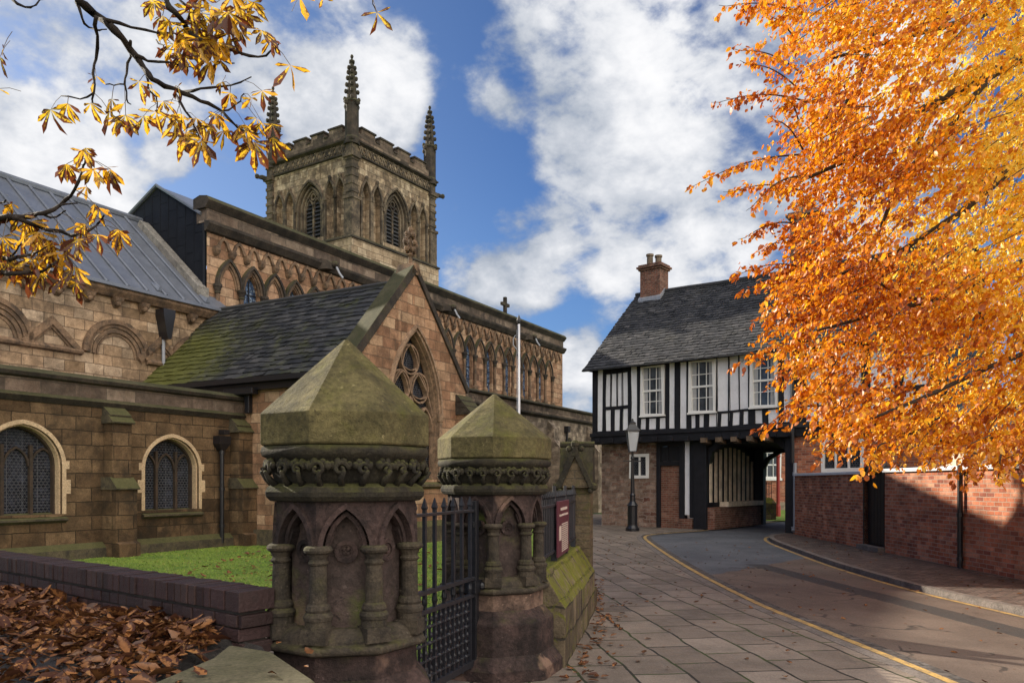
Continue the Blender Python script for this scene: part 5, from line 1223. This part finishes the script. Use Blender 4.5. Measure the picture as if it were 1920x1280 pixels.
mb = MB(); mb.box(2.72, 3.54, YG+.04, YG+.12, 0, 2.30); mb.box(3.5, 4.05, YG-.1, YG+.2, 0, .36); part(mb, 'brick_infill', M['brickold'], gh)
mb = MB(); mb.box(3.72, 3.92, YG, YG+.06, .5, 3.14); part(mb, 'plaster_panel', M['plaster'], gh)
# passage
ya, yb = GH.y(1331, 4.64), GH.y(1416, 4.64)
PP = lambda x, z, d: (4.64-d, x, z)
mb = MB(); ye_ = yb+.3; mb.poly((4.60, .4, 0), (4.60, ye_, 0), (4.60, ye_, 3.25), (4.60, .4, 3.25)); mb.poly((7.7, .4, 0), (7.7, 7.5, 0), (7.7, 7.5, 3.25), (7.7, .4, 3.25)); mb.poly((4.6, .0, 3.18), (7.7, .0, 3.18), (7.7, 7.5, 3.18), (4.6, 7.5, 3.18))
for y in np.arange(.5, 7.4, .55): mb.box(4.6, 7.7, y, y+.14, 3.02, 3.17)
part(mb, 'passage_lining', M['timber'], gh)
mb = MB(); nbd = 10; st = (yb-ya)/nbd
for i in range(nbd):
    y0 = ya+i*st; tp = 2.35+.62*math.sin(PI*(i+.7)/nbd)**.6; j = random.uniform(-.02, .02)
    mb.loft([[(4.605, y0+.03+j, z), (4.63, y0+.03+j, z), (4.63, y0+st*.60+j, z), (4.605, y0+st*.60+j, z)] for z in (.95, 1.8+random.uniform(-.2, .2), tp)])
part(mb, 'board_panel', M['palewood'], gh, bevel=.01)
mb = MB(); mb.box(4.6, 4.86, ya-.1, yb+.2, 0, .78); part(mb, 'brick_plinth', M['brickold'], gh)
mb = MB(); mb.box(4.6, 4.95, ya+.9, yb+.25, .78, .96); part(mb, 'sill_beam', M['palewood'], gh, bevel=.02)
mb = MB(); mb.box(4.58, 4.95, yb+.05, yb+.35, 0, 3.1); part(mb, 'post', M['timber'], gh, bevel=.015)
mb = MB(); mb.box(4.97, 7.68, yb+.1, yb+.3, 2.85, 3.0); part(mb, 'tie_beam', M['timber'], gh)
mb = MB(); mb.ribbon([(4.9, 2.1), (5.15, 2.55), (5.6, 2.82), (6.2, 2.9)], 0, .16, yb+.1, yb+.3, lambda x, z, d: (x, d, z)); part(mb, 'arch_brace', M['timber'], gh, bevel=.012)
mb = MB(); mb.ribbon([(4.62, 2.3), (4.75, 2.75), (5.2, 3.02), (5.9, 3.1)], 0, .2, .45, .7, lambda x, z, d: (x, d, z)); part(mb, 'arch_brace', M['timber'], gh, bevel=.012)
mb = MB(); mb.ribbon([(6.4, 3.1), (7.0, 3.0), (7.3, 2.75), (7.48, 2.3)], 0, .2, .45, .7, lambda x, z, d: (x, d, z))
part(mb, 'arch_brace', M['timber'], gh)
# brick ground floor right of the passage, above the garden wall
bwn = rect(GH.x(1541), GH.x(1615), 2.05, 2.95); PB = plane(.1)
mb = MB(); mb.wall(7.72, HL, 0, 3.2, PB, [bwn], .12); part(mb, 'brick_wall', M['brick'], gh)
mb = MB(); x0, x1 = bwn['x0'], bwn['x1']; mb.ribbon([(x0, 2.05), (x0, 2.95), (x1, 2.95), (x1, 2.05)], -.06, .06, -.02, .1, PB, True)
for f_ in (.33, .66): mb.box(x0+(x1-x0)*f_-.03, x0+(x1-x0)*f_+.03, .1, .17, 2.05, 2.95)
mb.mi = 1; mb.poly((x0, .17, 2.05), (x1, .17, 2.05), (x1, .17, 2.95), (x0, .17, 2.95)); part(mb, 'window', [M['white'], M['glassd']], gh)
# roof
mb = MB(); e0 = Vector((-.18, -.38, 5.98)); r0 = Vector((-.18, 3.75, 9.62)); v_ = r0-e0
RU = HL+.4
dn = Vector((0, .05, -.05))
for i in range(12):
    a = Vector((RU*i/12, 0, 0)); b = Vector((RU*(i+1)/12, 0, 0)); mb.poly(e0+a+dn, e0+b+dn, r0+b+dn, r0+a+dn); mb.poly(r0+a, r0+b, Vector((-.18, 7.9, 5.98))+b, Vector((-.18, 7.9, 5.98))+a)
mb.poly(e0, r0, (-.18, 7.9, 5.98)); 
def sag(p):
    return p
slates(mb, e0, (1, 0, 0), v_, RU, v_.length, .19, .25, .014, .032)
mb.tube([r0+Vector((i*RU/20, 0, .03+.02*math.sin(i*1.3))) for i in range(21)], .10, 7)
mb.box(-.2, RU-.2, -.42, -.30, 5.93, 5.98)
for v in mb.v: pass
mb.v = [(x, y, z-.10*math.sin(min(max(x/RU, 0), 1)*PI*1.0)*max(0, (z-5.98)/3.6)+.025*math.sin(x*2.1+z)*max(0, (z-5.98)/3.6)) for x, y, z in mb.v]
roof = part(mb, 'roof', M['slate_house'], gh, recalc=False)
def chimney(x, w_, d_, z0, z1, pots, mat):
    mb = MB(); mb.box(x-w_/2, x+w_/2, 3.75-d_/2, 3.75+d_/2, z0, z1-.25)
    for i, (o, h_) in enumerate(((.06, .08), (.12, .08), (.06, .08))): mb.box(x-w_/2-o, x+w_/2+o, 3.75-d_/2-o, 3.75+d_/2+o, z1-.25+.08*i, z1-.25+.08*i+h_)
    c = part(mb, 'chimney', mat, gh, bevel=.005)
    for dxp, hp in pots:
        mb = MB(); mb.lathe([(.16, z1-.05), (.15, z1), (.13, z1+.08), (.125, z1+hp-.1), (.16, z1+hp-.08), (.16, z1+hp), (.11, z1+hp), (.11, z1+hp-.2)], 12, (x+dxp, 3.75, 0)); part(mb, 'chimney_pot', M['terracotta'], c)
    mb = MB(); mb.loft([[(x-w_/2-.06, 3.75-d_/2-.08, z) for z in (z0+.6, z0+.75)]+[(x+w_/2+.06, 3.75-d_/2-.08, z) for z in (z0+.75, z0+.6)], [(x-w_/2-.06, 3.75, z) for z in (z0+1.0, z0+1.15)]+[(x+w_/2+.06, 3.75, z) for z in (z0+1.15, z0+1.0)]]); part(mb, 'flashing', M['pipe'], c)
chimney(.68, .92, .75, 8.6, 10.78, ((-.2, .5), (.2, .38)), M['brickold'])
chimney(GH.x(1512, 3.75), .95, .8, 8.6, 11.6, ((-.2, .5), (.2, .5)), M['brickold'])
# drainpipes
mb = MB(); mb.tube([(7.86, -.16, 2.3), (7.86, -.16, .25), (7.86, -.3, .1)], .06, 9); mb.lathe([(.08, 0), (.08, .1)], 9, (7.86, -.16, 1.9)); mb.lathe([(.09, 0), (.11, .12)], 9, (7.86, -.2, .12)); mb.mi = 1
mb.tube([(7.80, -.22, 2.3), (7.80, -.22, 6.0)], .06, 9); mb.box(7.68, 7.92, -.34, -.12, 5.2, 5.45)
part(mb, 'drainpipe', [M['pipe'], M['black']], gh)

# ------------------------------------------------------------------ BRICK GARDEN WALL
gw = thing('garden_wall', 'long red brick garden wall with pale coping beside the footway', 'wall', (GW.o[0], GW.o[1], 0), GW.rot)
PW = plane(0); d0, d1 = GW.x(1621), GW.x(1657); WL = 26
mb = MB(); dr = rect(d0, d1, .12, 1.9)
mb.wall(0, WL, 0, 1.9, PW, [dr], .16); mb.poly((0, .35, 0), (WL, .35, 0), (WL, .35, 1.9), (0, .35, 1.9)); mb.poly((0, 0, 1.9), (WL, 0, 1.9), (WL, .35, 1.9), (0, .35, 1.9)); mb.poly((0, 0, 0), (0, .35, 0), (0, .35, 1.9), (0, 0, 1.9))
part(mb, 'brickwork', M['brick'], gw)
mb = MB(); mb.box(0, d0-.06, -.07, .42, 1.872, 1.95); part(mb, 'coping', M['painted'], gw, bevel=.01)
mb = MB(); mb.box(d1+.06, WL, -.07, .42, 1.90, 1.985); part(mb, 'coping', M['painted'], gw, bevel=.01)
mb = MB(); mb.box(d0, d1, .10, .14, .12, 1.95)
nb = 6
for i in range(nb): mb.box(d0+(d1-d0)*i/nb+.006, d0+(d1-d0)*(i+1)/nb-.006, .085, .1, .13, 1.94)
mb.box(d0-.05, d0, -.02, .2, 0.1, 2.0); mb.box(d1, d1+.05, -.02, .2, .1, 2.0); mb.box(d0-.05, d1+.05, -.02, .2, 1.95, 2.05)
mb.ribbon([(d0+(d1-d0)*(.5-.5*math.cos(PI*i/8)), 2.05+.28*math.sin(PI*i/8)) for i in range(9)], -.02, .03, .02, .08, PW)
dd = part(mb, 'door', simple('black_door_paint', (.008, .008, .010), .5, 0, .2, 5, .1), gw)
mb = MB(); mb.ball((d1-.1, .05, 1.05), .03, .03, .03); part(mb, 'handle', M['black'], dd)
mb = MB(); mb.box(d0-.08, d1+.08, -.18, .12, .0, .12); part(mb, 'door_step', M['kerbstone'], gw, bevel=.01)
mb = MB(); x = GW.x(1800, -.08); mb.tube([(x, -.08, 0.02), (x, -.08, 2.0)], .05, 9)
for z in (.15, 1.0, 1.8): mb.lathe([(.062, 0), (.062, .07)], 9, (x, -.08, z))
part(mb, 'downpipe', M['black'], gw)
# low yellow-brown building end seen just above the wall
og = thing('brick_outbuilding', 'small dark brick outbuilding behind the garden wall under the beech leaves', 'outbuilding', (10.6, 14.5, 0), 0)
mb = MB(); mb.box(0, 3, 0, 5.5, 0, 2.7); part(mb, 'wall', M['brickold'], og)
mb = MB(); mb.loft([[(-.2, y, 2.7), (3.2, y, 2.7), (1.5, y, 3.9)] for y in (-.2, 5.7)]); part(mb, 'roof', M['slate_house'], og)
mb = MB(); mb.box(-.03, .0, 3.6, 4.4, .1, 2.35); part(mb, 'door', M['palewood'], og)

# ------------------------------------------------------------------ beyond the passage
fb = thing('brick_house', 'distant red brick house with white windows seen through the archway', 'house', (11, 47, 0), 0)
fw = [rect(c-.55, c+.55, 2.0, 3.5) for c in (1.9, 4.7, 7.5, 10.3)]+[rect(c-.5, c+.5, 4.4, 5.7) for c in (1.9, 4.7, 7.5, 10.3)]
mb = MB(); mb.wall(-1, 14, 0, 6.2, PW, fw, .1); part(mb, 'wall', M['brick'], fb)
for h in fw:
    mb = MB(); x0, x1, z0, z1 = h['x0'], h['x1'], h['z0'], h['top'][0][1]; mb.ribbon([(x0, z0), (x0, z1), (x1, z1), (x1, z0)], -.05, .09, -.03, .08, PW, True); mb.box(x0, x1, 0, .06, (z0+z1)/2-.04, (z0+z1)/2+.04)
    for f_ in (.33, .66): mb.box(x0+(x1-x0)*f_-.02, x0+(x1-x0)*f_+.02, .0, .05, z0, z1)
    mb.box(x0-.15, x1+.15, -.08, .05, z0-.2, z0-.06)
    mb.mi = 1; mb.poly((x0, .08, z0), (x1, .08, z0), (x1, .08, z1), (x0, .08, z1)); part(mb, 'window', [M['white'], M['glass']], fb)
mb = MB(); mb.mould([(-.3, 6.2), (3, 9), (6.3, 6.2)], -1.2, 14.2); part(mb, 'roof', M['slate_house'], fb)
mb = MB(); mb.box(-1, 14, -.06, .02, 0, .5); part(mb, 'plinth', M['rubble'], fb)
pp_ = at(1459, 905, 38)
rp = thing('red_post', 'thin red post standing on the grass beyond the archway', 'post', (pp_.x, pp_.y, 0))
mb = MB(); mb.lathe([(.12, 0), (.12, .5), (.09, .6), (.085, 2.9), (.12, 2.95), (.10, 3.05), (.02, 3.1)], 10); part(mb, 'shaft', M['redpaint'], rp)
pp_ = at(1433, 905, 35)
mp_ = thing('stone_plinth', 'mossy stone plinth with short iron railing beyond the archway', 'plinth', (pp_.x, pp_.y, 0), -.3)
mb = MB(); mb.loft([[(-.5, -.4, z), (.5, -.4, z), (.5, .6, z), (-.5, .6, z)] if a == 0 else [(-.5+a, -.4+a, z), (.5-a, -.4+a, z), (.5-a, .6-a, z), (-.5+a, .6-a, z)] for z, a in ((0, 0), (.75, 0), (.98, .18))]); part(mb, 'block', M['mosswall'], mp_)
mb = MB()
for x in np.arange(-.3, .31, .1): mb.box(x-.015, x+.015, -.05, -.02, .97, 1.7)
mb.box(-.32, .32, -.05, -.02, 1.6, 1.63); part(mb, 'railing', M['black'], mp_)

# ------------------------------------------------------------------ BEECH TREE
random.seed(21)
OUT = [(1400,-60),(1392,20),(1440,60),(1478,110),(1500,150),(1480,200),(1488,235),(1440,275),(1455,320),(1440,360),(1500,400),(1480,440),(1470,480),(1440,520),(1425,560),(1430,610),(1450,650),(1470,700),(1490,745),(1500,790),(1530,835),(1570,820),(1625,872),(1670,840),(1735,858),(1800,882),(1870,885),(1930,872),(2350,800),(2350,-60)]
def inside(x, y, P):
    r = False; j = len(P)-1
    for i in range(len(P)):
        if (P[i][1] > y) != (P[j][1] > y) and x < (P[j][0]-P[i][0])*(y-P[i][1])/(P[j][1]-P[i][1])+P[i][0]: r = not r
        j = i
    return r
beech = thing('beech_tree', 'beech tree in orange and gold autumn leaf hanging over the brick wall', 'tree', (13.6, 12.5, 0))
bo = Vector((13.6, 12.5, 0)); leaves = []; twigs = MB()
def spray(p, d, L_, nl, size=.066, droop=.25):
    p = Vector(p); d = Vector(d).normalized(); q_ = p.copy(); pts = [p.copy()]; st = L_/nl
    sd_ = d.cross(Vector((0, 0, 1))).normalized(); 
    for i in range(nl):
        d = (d+Vector((random.uniform(-.12, .12), random.uniform(-.12, .12), random.uniform(-.12, .12)-droop*.06))).normalized(); q_ = q_+d*st; pts.append(q_.copy())
        side = sd_*(1 if i % 2 else -1); ld = (d*.55+side*random.uniform(.5, 1.0)+Vector((0, 0, random.uniform(-1.3, -.15)))+rv(.35)).normalized()
        nr = (Vector((0, 0, 1))+rv(.9)).normalized(); s_ = size*random.choice((.55, .75, .9, 1.0, 1.15, 1.4))*random.uniform(.85, 1.15)
        leaves.append((q_-bo+rv(.03), ld, nr, s_, s_*random.uniform(.52, .68), random.uniform(-.2, .5), random.uniform(-.2, .35)))
    return pts
def zrange(px): 
    t = min(max((px-1380)/540, 0), 1); return 9.2-1.4*t, 12.6+2.0*t
placed = 0
while placed < 4900:
    px, py = random.uniform(1390, 2100), random.uniform(-60, 890)
    if not inside(px, py, OUT): continue
    z0, z1 = zrange(px); Z = random.triangular(z0, z1, z0+(z1-z0)*.4); p = at(px+random.uniform(0, 30), py-random.uniform(0, 25), Z)
    if p.z < 1.8: continue
    if math.sin(p.z*3.4+p.x*1.3+1.2*math.sin(p.y*1.6)+.8*math.sin(p.x*2.9)) < -.35 and random.random() < .72: continue
    dx_ = (p-Vector((13.6, 12.5, p.z+1.2))).normalized(); d = dx_+Vector((random.uniform(-.3, .2), random.uniform(-.5, .5), random.uniform(-.85, .0)))
    pts = spray(p-d*.25, d, random.uniform(.38, .75), random.randint(14, 22))
    if placed % 5 == 0: twigs.tube([x-bo for x in (pts[0], pts[len(pts)//2], pts[-1])], [.007, .005, .002], 4, False)
    placed += 1
# long free sprays that make the ragged left edge
tips = [((1510,190),(1348,192),10.4),((1500,170),(1400,120),10.6),((1500,90),(1440,30),10.9),((1510,30),(1362,12),10.5),((1505,280),(1450,225),10.0),((1500,290),(1302,348),10.2),((1500,330),(1410,388),9.8),((1500,420),(1396,446),10.6),
        ((1500,240),(1480,192),10.5),((1520,505),(1388,513),10.2),((1510,530),(1400,545),10.4),((1520,640),(1385,682),10.0),((1520,600),(1416,600),10.8),((1520,690),(1450,718),9.6),((1540,760),(1428,806),9.9),((1560,720),(1475,762),10.2),
        ((1600,820),(1535,858),9.4),((1660,830),(1625,886),9.2),((1760,850),(1742,868),9.0),((1830,850),(1812,894),8.8),((1880,850),(1872,896),8.6),((1530,560),(1440,575),9.9),((1500,135),(1385,95),10.8),((1520,450),(1430,470),10.3),((1510,360),(1370,360),10.6)]
for (ax, ay), (bx_, by_), Z in tips:
    a, b = at(ax, ay, Z+.4), at(bx_, by_, Z); n_ = max(4, int((b-a).length/.10)); tw = []
    for i in range(n_+1):
        t = i/n_; p = a.lerp(b, t)+Vector((0, 0, .10*math.sin(t*PI))); tw.append(p-bo)
        for _ in range(2 if t < .8 else 1):
            d = (b-a).normalized()+Vector((0, 0, -.25))+rv(.55); spray(p, d, random.uniform(.12, .34)*(1.25-t*.6), random.randint(5, 9), .072)
    tw.append(b-bo+(b-a).normalized()*.12); twigs.tube(tw, [.012*(1-i/len(tw))+.002 for i in range(len(tw))], 5, False)
# leafy mass out of the frame: top and right
for _ in range(900):
    p = Vector((random.uniform(9.5, 18), random.uniform(8, 17), random.uniform(3, 15)))
    e = ((p.x-13.8)/5.0)**2+((p.y-12.6)/4.8)**2+((p.z-9)/6.3)**2
    if e > 1 or e < .35: continue
    px = 960+FPX*p.x/p.y
    if px < 1960 and (HOR-(p.z-EYE)*FPX/p.y) > -40: continue
    spray(p, (p-Vector((13.6, 12.5, p.z))), .8, 16, .11)
leaf_mesh('crown', leaves, M['beech'], None, beech)
tr = MB(); tr.tube([(0, 0, -.1), (.05, 0, .5), (0, .1, 3), (.1, 0, 6), (0, 0, 10), (-.2, 0, 14.5)], [.55, .42, .36, .30, .18, .03], 12); part(tr, 'trunk', M['beechbark'], beech, smooth=True)
def limb(pts, r0, nm='branch'):
    mb = MB(); P_ = [Vector(p)-bo for p in pts]; mb.tube(P_, [r0*(1-i/len(P_))+.006 for i in range(len(P_))], 8); part(mb, nm, M['beechbark'], beech, smooth=True)
def lp_(c): return [at(x, y, z) for x, y, z in c]
limb([bo+Vector((0, 0, 6.0))]+lp_([(2100,20,11.9),(1910,110,11.2),(1800,170,10.9),(1740,200,10.8),(1680,240,10.7),(1590,300,10.5),(1500,340,10.3)]), .11)
limb([bo+Vector((0, 0, 5.0))]+lp_([(2150,120,11.8),(1990,250,11.2),(1880,330,10.8),(1800,400,10.6),(1690,470,10.5),(1560,520,10.4)]), .095)
limb([bo+Vector((0, 0, 4.0))]+lp_([(2150,350,11.6),(1960,470,11.0),(1860,520,10.7),(1760,560,10.6),(1640,590,10.4),(1530,620,10.2)]), .07)
limb([bo+Vector((0, 0, 7.0))]+lp_([(2200,-150,12),(2000,-60,11.6),(1840,30,11.3),(1700,70,11.1),(1560,110,10.9)]), .075)
limb([bo+Vector((0, 0, 3.4))]+lp_([(2150,560,11),(1980,640,10.4),(1850,690,10.0),(1720,750,9.7),(1620,790,9.5)]), .055)
limb(lp_([(1760,190,10.9),(1690,330,10.7),(1650,430,10.5),(1600,520,10.4)]), .035); limb(lp_([(1860,140,11),(1770,250,10.8),(1690,330,10.7),(1620,370,10.6)]), .04); limb(lp_([(1880,330,10.8),(1800,350,10.6),(1740,380,10.5)]), .03)
limb(lp_([(1640,60,11),(1610,150,10.9),(1560,240,10.6)]), .03); limb(lp_([(1760,560,10.6),(1700,560,10.5),(1630,520,10.4)]), .03)
part(twigs, 'twigs', M['beechbark'], beech, props=STF)

# ------------------------------------------------------------------ HORSE CHESTNUT
random.seed(33)
ct = thing('chestnut_tree', 'horse chestnut branches with yellow and brown hand-shaped leaves overhanging the churchyard', 'tree', (-6.2, 2.0, 0)); co = Vector((-6.2, 2.0, 0))
mb = MB(); mb.tube([(0, 0, .5), (.03, 0, 1.2), (0, 0, 2.6), (.1, .1, 4.2), (.1, .2, 6.5), (0, 0, 9)], [.48, .36, .32, .27, .18, .06], 12); part(mb, 'trunk', M['bark'], ct, smooth=True)
cl = []; BP = []
def cbranch(pts, r0, r1=.004, Z0=4.0, sc=1.0, ox=0, oy=0):
    P_ = []; n_ = len(pts); zz = Z0
    for i, (x, y) in enumerate(pts): zz = Z0+.10*math.sin(i*1.7+x*.01); P_.append(at(ox+x/sc, oy+y/sc, zz)-co)
    
    Q = []
    for i in range(n_-1):
        Q += [P_[i], P_[i].lerp(P_[i+1], .5)+rv(.008)]
    Q.append(P_[-1]); m_ = len(Q); BP.extend(Q); mb = MB(); mb.tube(Q, [(r0+(r1-r0)*i/(m_-1))*(1+.16*math.sin(i*2.4)) for i in range(m_)], 7); part(mb, 'branch', M['bark'], ct, smooth=True); return P_
A = dict(sc=2.526)
main = cbranch([(370,-120),(370,0),(450,70),(540,140),(620,240),(680,320),(720,375),(780,410),(860,440),(950,480),(1040,520),(1090,570),(1130,610),(1225,635)], .023, .004, 4.0, **A)
B2 = cbranch([(770,-80),(790,10),(830,60),(880,130),(950,190),(1030,230),(1110,240),(1180,265),(1260,265),(1320,210)], .017, .004, 3.9, **A)
for pts, r in (([(360,10),(390,90),(420,130),(470,145),(505,140)], .008), ([(455,80),(462,170),(455,280),(440,350),(445,440),(380,470),(290,455)], .010), ([(505,95),(620,130),(740,155),(870,165)], .010),
               ([(640,260),(700,290),(800,295),(920,320)], .010), ([(618,195),(620,270),(600,350),(590,400),(600,470),(620,495)], .008), ([(690,345),(700,420),(740,460),(745,510)], .006), ([(830,445),(880,530),(920,600),(950,655)], .008),
               ([(860,437),(950,420),(1050,410),(1140,390),(1190,365)], .008), ([(445,440),(440,490),(480,510)], .005), ([(1060,525),(1100,510),(1140,480),(1155,445)], .005), ([(60,0),(120,35),(170,25),(225,-5)], .008), ([(1000,230),(1060,290),(1110,300)], .006),
               ([(880,120),(900,60),(890,-30)], .010), ([(955,120),(920,60),(850,0),(820,-40)], .012), ([(590,400),(540,405),(500,400)], .004), ([(1750,-40),(1765,20),(1785,60)], .003), ([(740,190),(775,215),(785,235)], .004)):
    cbranch(pts, r, .003, 4.0, **A)
Bk = dict(sc=4.0, oy=260)
s1 = cbranch([(-160,700),(-20,610),(60,585),(230,585),(330,560),(450,500),(530,430),(590,320),(625,200),(640,150)], .015, .004, 3.6, **Bk)
s2 = cbranch([(-120,560),(0,600),(140,600),(300,660),(400,690),(500,715),(600,720),(680,680),(740,630),(780,575)], .013, .004, 3.6, **Bk)
cbranch([(-160,880),(0,890),(120,890),(230,870),(350,810)], .014, .003, 3.5, **Bk); cbranch([(-160,950),(0,990),(130,1010),(280,1000),(380,950),(440,905)], .014, .003, 3.5, **Bk)
cbranch([(330,570),(400,590),(450,570),(490,540)], .006, .003, 3.6, **Bk); cbranch([(450,500),(520,490),(580,485)], .005, .003, 3.6, **Bk); cbranch([(-40,500),(10,480),(45,460)], .006, .003, 3.6, **Bk); cbranch([(80,880),(130,830),(160,790)], .005, .003, 3.5, **Bk)
for src, dst in ((main[0], Vector((.1, .15, 5.2))), (B2[0], Vector((.1, .15, 6.0))), (s1[0], Vector((.05, .05, 3.4))), (s2[0], Vector((.1, .1, 3.9)))):
    mb = MB(); mid = src.lerp(dst, .5)+Vector((.1, .0, .35)); mb.tube([dst, dst.lerp(mid, .6)+Vector((0, 0, .1)), mid, src.lerp(mid, .4), src], [.12, .09, .06, .04, .028], 8); part(mb, 'branch', M['bark'], ct, smooth=True)
petioles = MB()
def cleaf(px, py, Z, size, nl=None, turn=None, src=None):
    if turn is None and random.random() < .03: return
    p = at(px, py, Z); hang = Vector((random.uniform(-.35, .35), random.uniform(-.4, .4), -1)).normalized()
    nl = nl or random.choice((4, 5, 5, 5, 6, 7)); ax = (Vector((0, -1, .25))+rv(.7)).normalized(); side = hang.cross(ax).normalized()
    spread = random.uniform(.85, 1.35) if turn is None else turn
    for i in range(nl):
        f = (i-(nl-1)/2)/max(1, (nl-1)/2); a = f*spread*1.2+random.uniform(-.12, .12)
        d = (hang*math.cos(a)+side*math.sin(a)+rv(.16)).normalized(); L_ = size*.73*(1.0-.38*abs(f)**1.3)*random.uniform(.8, 1.15)
        nr = (ax+side*(-math.sin(a))*.5+rv(.45)).normalized(); w = L_*random.uniform(.22, .36)
        cl.append((p-co, d, nr, L_, w, random.uniform(.1, .9), random.uniform(-.35, .55)))
    if src is None:
        near = min(BP, key=lambda b: (b+co-p).length_squared+(.02 if b.z+co.z < p.z else 0)); s0 = near+co
        if (s0-p).length > .22: s0 = p+(s0-p).normalized()*.10
    else: s0 = at(*src)
    petioles.tube([s0-co, (s0*.5+p*.5)-co+Vector((0, 0, .01)), p-co], .0016, 4, False)
Zt = 4.0
def c1(x, y, s=.17, n=None, Z=None, **kw): cleaf(x/2.526, y/2.526, (Z or Zt)+random.uniform(-.12, .12), s, n, **kw)
for x, y, s in ((205,435,.15),(240,520,.19),(320,490,.14),(430,490,.12),(455,360,.12),(530,470,.15),(520,530,.17),(560,555,.15),(595,545,.15),(660,385,.14),(680,550,.14),(740,530,.17),(720,420,.12),(775,480,.13),(790,540,.17),(830,570,.17),(840,410,.13),(860,540,.14),(880,630,.17),(850,635,.17),(955,665,.20),(960,580,.15),(1000,600,.14),(1045,555,.15),(1060,620,.17),(1090,440,.12),(1050,390,.10),(1190,465,.12),(1240,430,.13),(1215,560,.17),(1240,580,.16),(1160,590,.15),(1170,620,.15),(1205,675,.20),(1290,650,.17),(1290,590,.13),(1020,540,.12),(900,650,.15),(930,560,.12),(600,420,.10),(1130,605,.13)):
    c1(x, y, s)
for x, y, s in ((730,10,.15),(720,0,.14),(770,75,.16),(800,100,.16),(840,120,.18),(900,40,.18),(930,100,.2),(960,60,.2),(1000,30,.19),(1040,50,.2),(1080,60,.2),(1130,40,.18),(1160,70,.15),(1060,100,.2),(1020,120,.2),(950,150,.2),(980,180,.19),(930,180,.2),(900,200,.18),(1040,150,.19),(1090,150,.18),(1080,200,.17),(1140,150,.12),(870,200,.17),(860,260,.15),(880,270,.17),(960,275,.18),(1000,290,.17),(1040,280,.19),(1030,200,.2),(780,250,.12),(1200,10,.15),(1170,0,.16),(1240,145,.14),(1285,190,.12),(1100,-20,.2),(960,-20,.2),(870,-30,.2),(1030,-30,.2),(910,130,.2),(990,100,.2),(820,210,.15)):
    c1(x, y, s, Z=3.9)
c1(1375, 310, .19, 4, Z=3.9, turn=1.25, src=(1300/2.526, 215/2.526, 3.9)); c1(1785, 60, .18, 4, Z=3.9, turn=1.35); c1(1420, -15, .17, 3, Z=3.9); c1(1530, -10, .12, 2, Z=3.9); c1(0, 270, .16, 4); c1(-10, 420, .12, 3); c1(15, 230, .10, 3)
def c2(x, y, s=.15, n=None): cleaf(x/4, 260+y/4, 3.6+random.uniform(-.1, .1), s, n)
for x, y, s in ((640,70,.13),(620,90,.13),(500,190,.14),(540,200,.14),(700,230,.14),(770,210,.15),(830,230,.16),(650,360,.10),(710,490,.13),(740,520,.13),(90,490,.12),(60,540,.16),(150,580,.15),(230,620,.15),(590,650,.13),(640,640,.11),(730,720,.13),(880,680,.15),(900,690,.16),(590,750,.15),(560,770,.14),(430,640,.07),(180,740,.13),(20,740,.14),(60,780,.13),(0,800,.14),(300,700,.16),(310,760,.16),(350,760,.16),(440,750,.14),(470,740,.13),(270,720,.14),(400,800,.14),(480,850,.16),(500,870,.17),(540,880,.14),(280,880,.16),(230,900,.15),(180,930,.15),(120,950,.15),(60,930,.16),(10,930,.16),(250,990,.15),(320,1000,.16),(400,940,.15),(470,1020,.15),(490,1030,.17),(560,960,.17),(570,1080,.12),(-20,860,.15),(210,1010,.14),(100,900,.13),(40,840,.12),(370,860,.12),(250,660,.13),(140,950,.14),(440,900,.13)):
    c2(x, y, s)
# crown outside the frame, overhead and to the left
for _ in range(140):
    p = co+Vector((random.uniform(-3.5, 4), random.uniform(-4, 3.5), random.uniform(4, 9.5)))
    if p.y > .3 and abs(p.x/p.y) < .78 and (p.z-EYE)/p.y < .70: continue
    pxx = (p.x, p.z)
    ax = (Vector((0, 0, 1))+rv(.6)).normalized()
    for i in range(5):
        a = (i-2)*.6; d = Vector((math.cos(a), math.sin(a), -.5)); cl.append((p-co, d+rv(.3), ax, .24, .10, .3, .2))
leaf_mesh('foliage', cl, M['chest'], None, ct, True, True)
part(petioles, 'leaf_stalks', M['oak'], ct, props=STF)
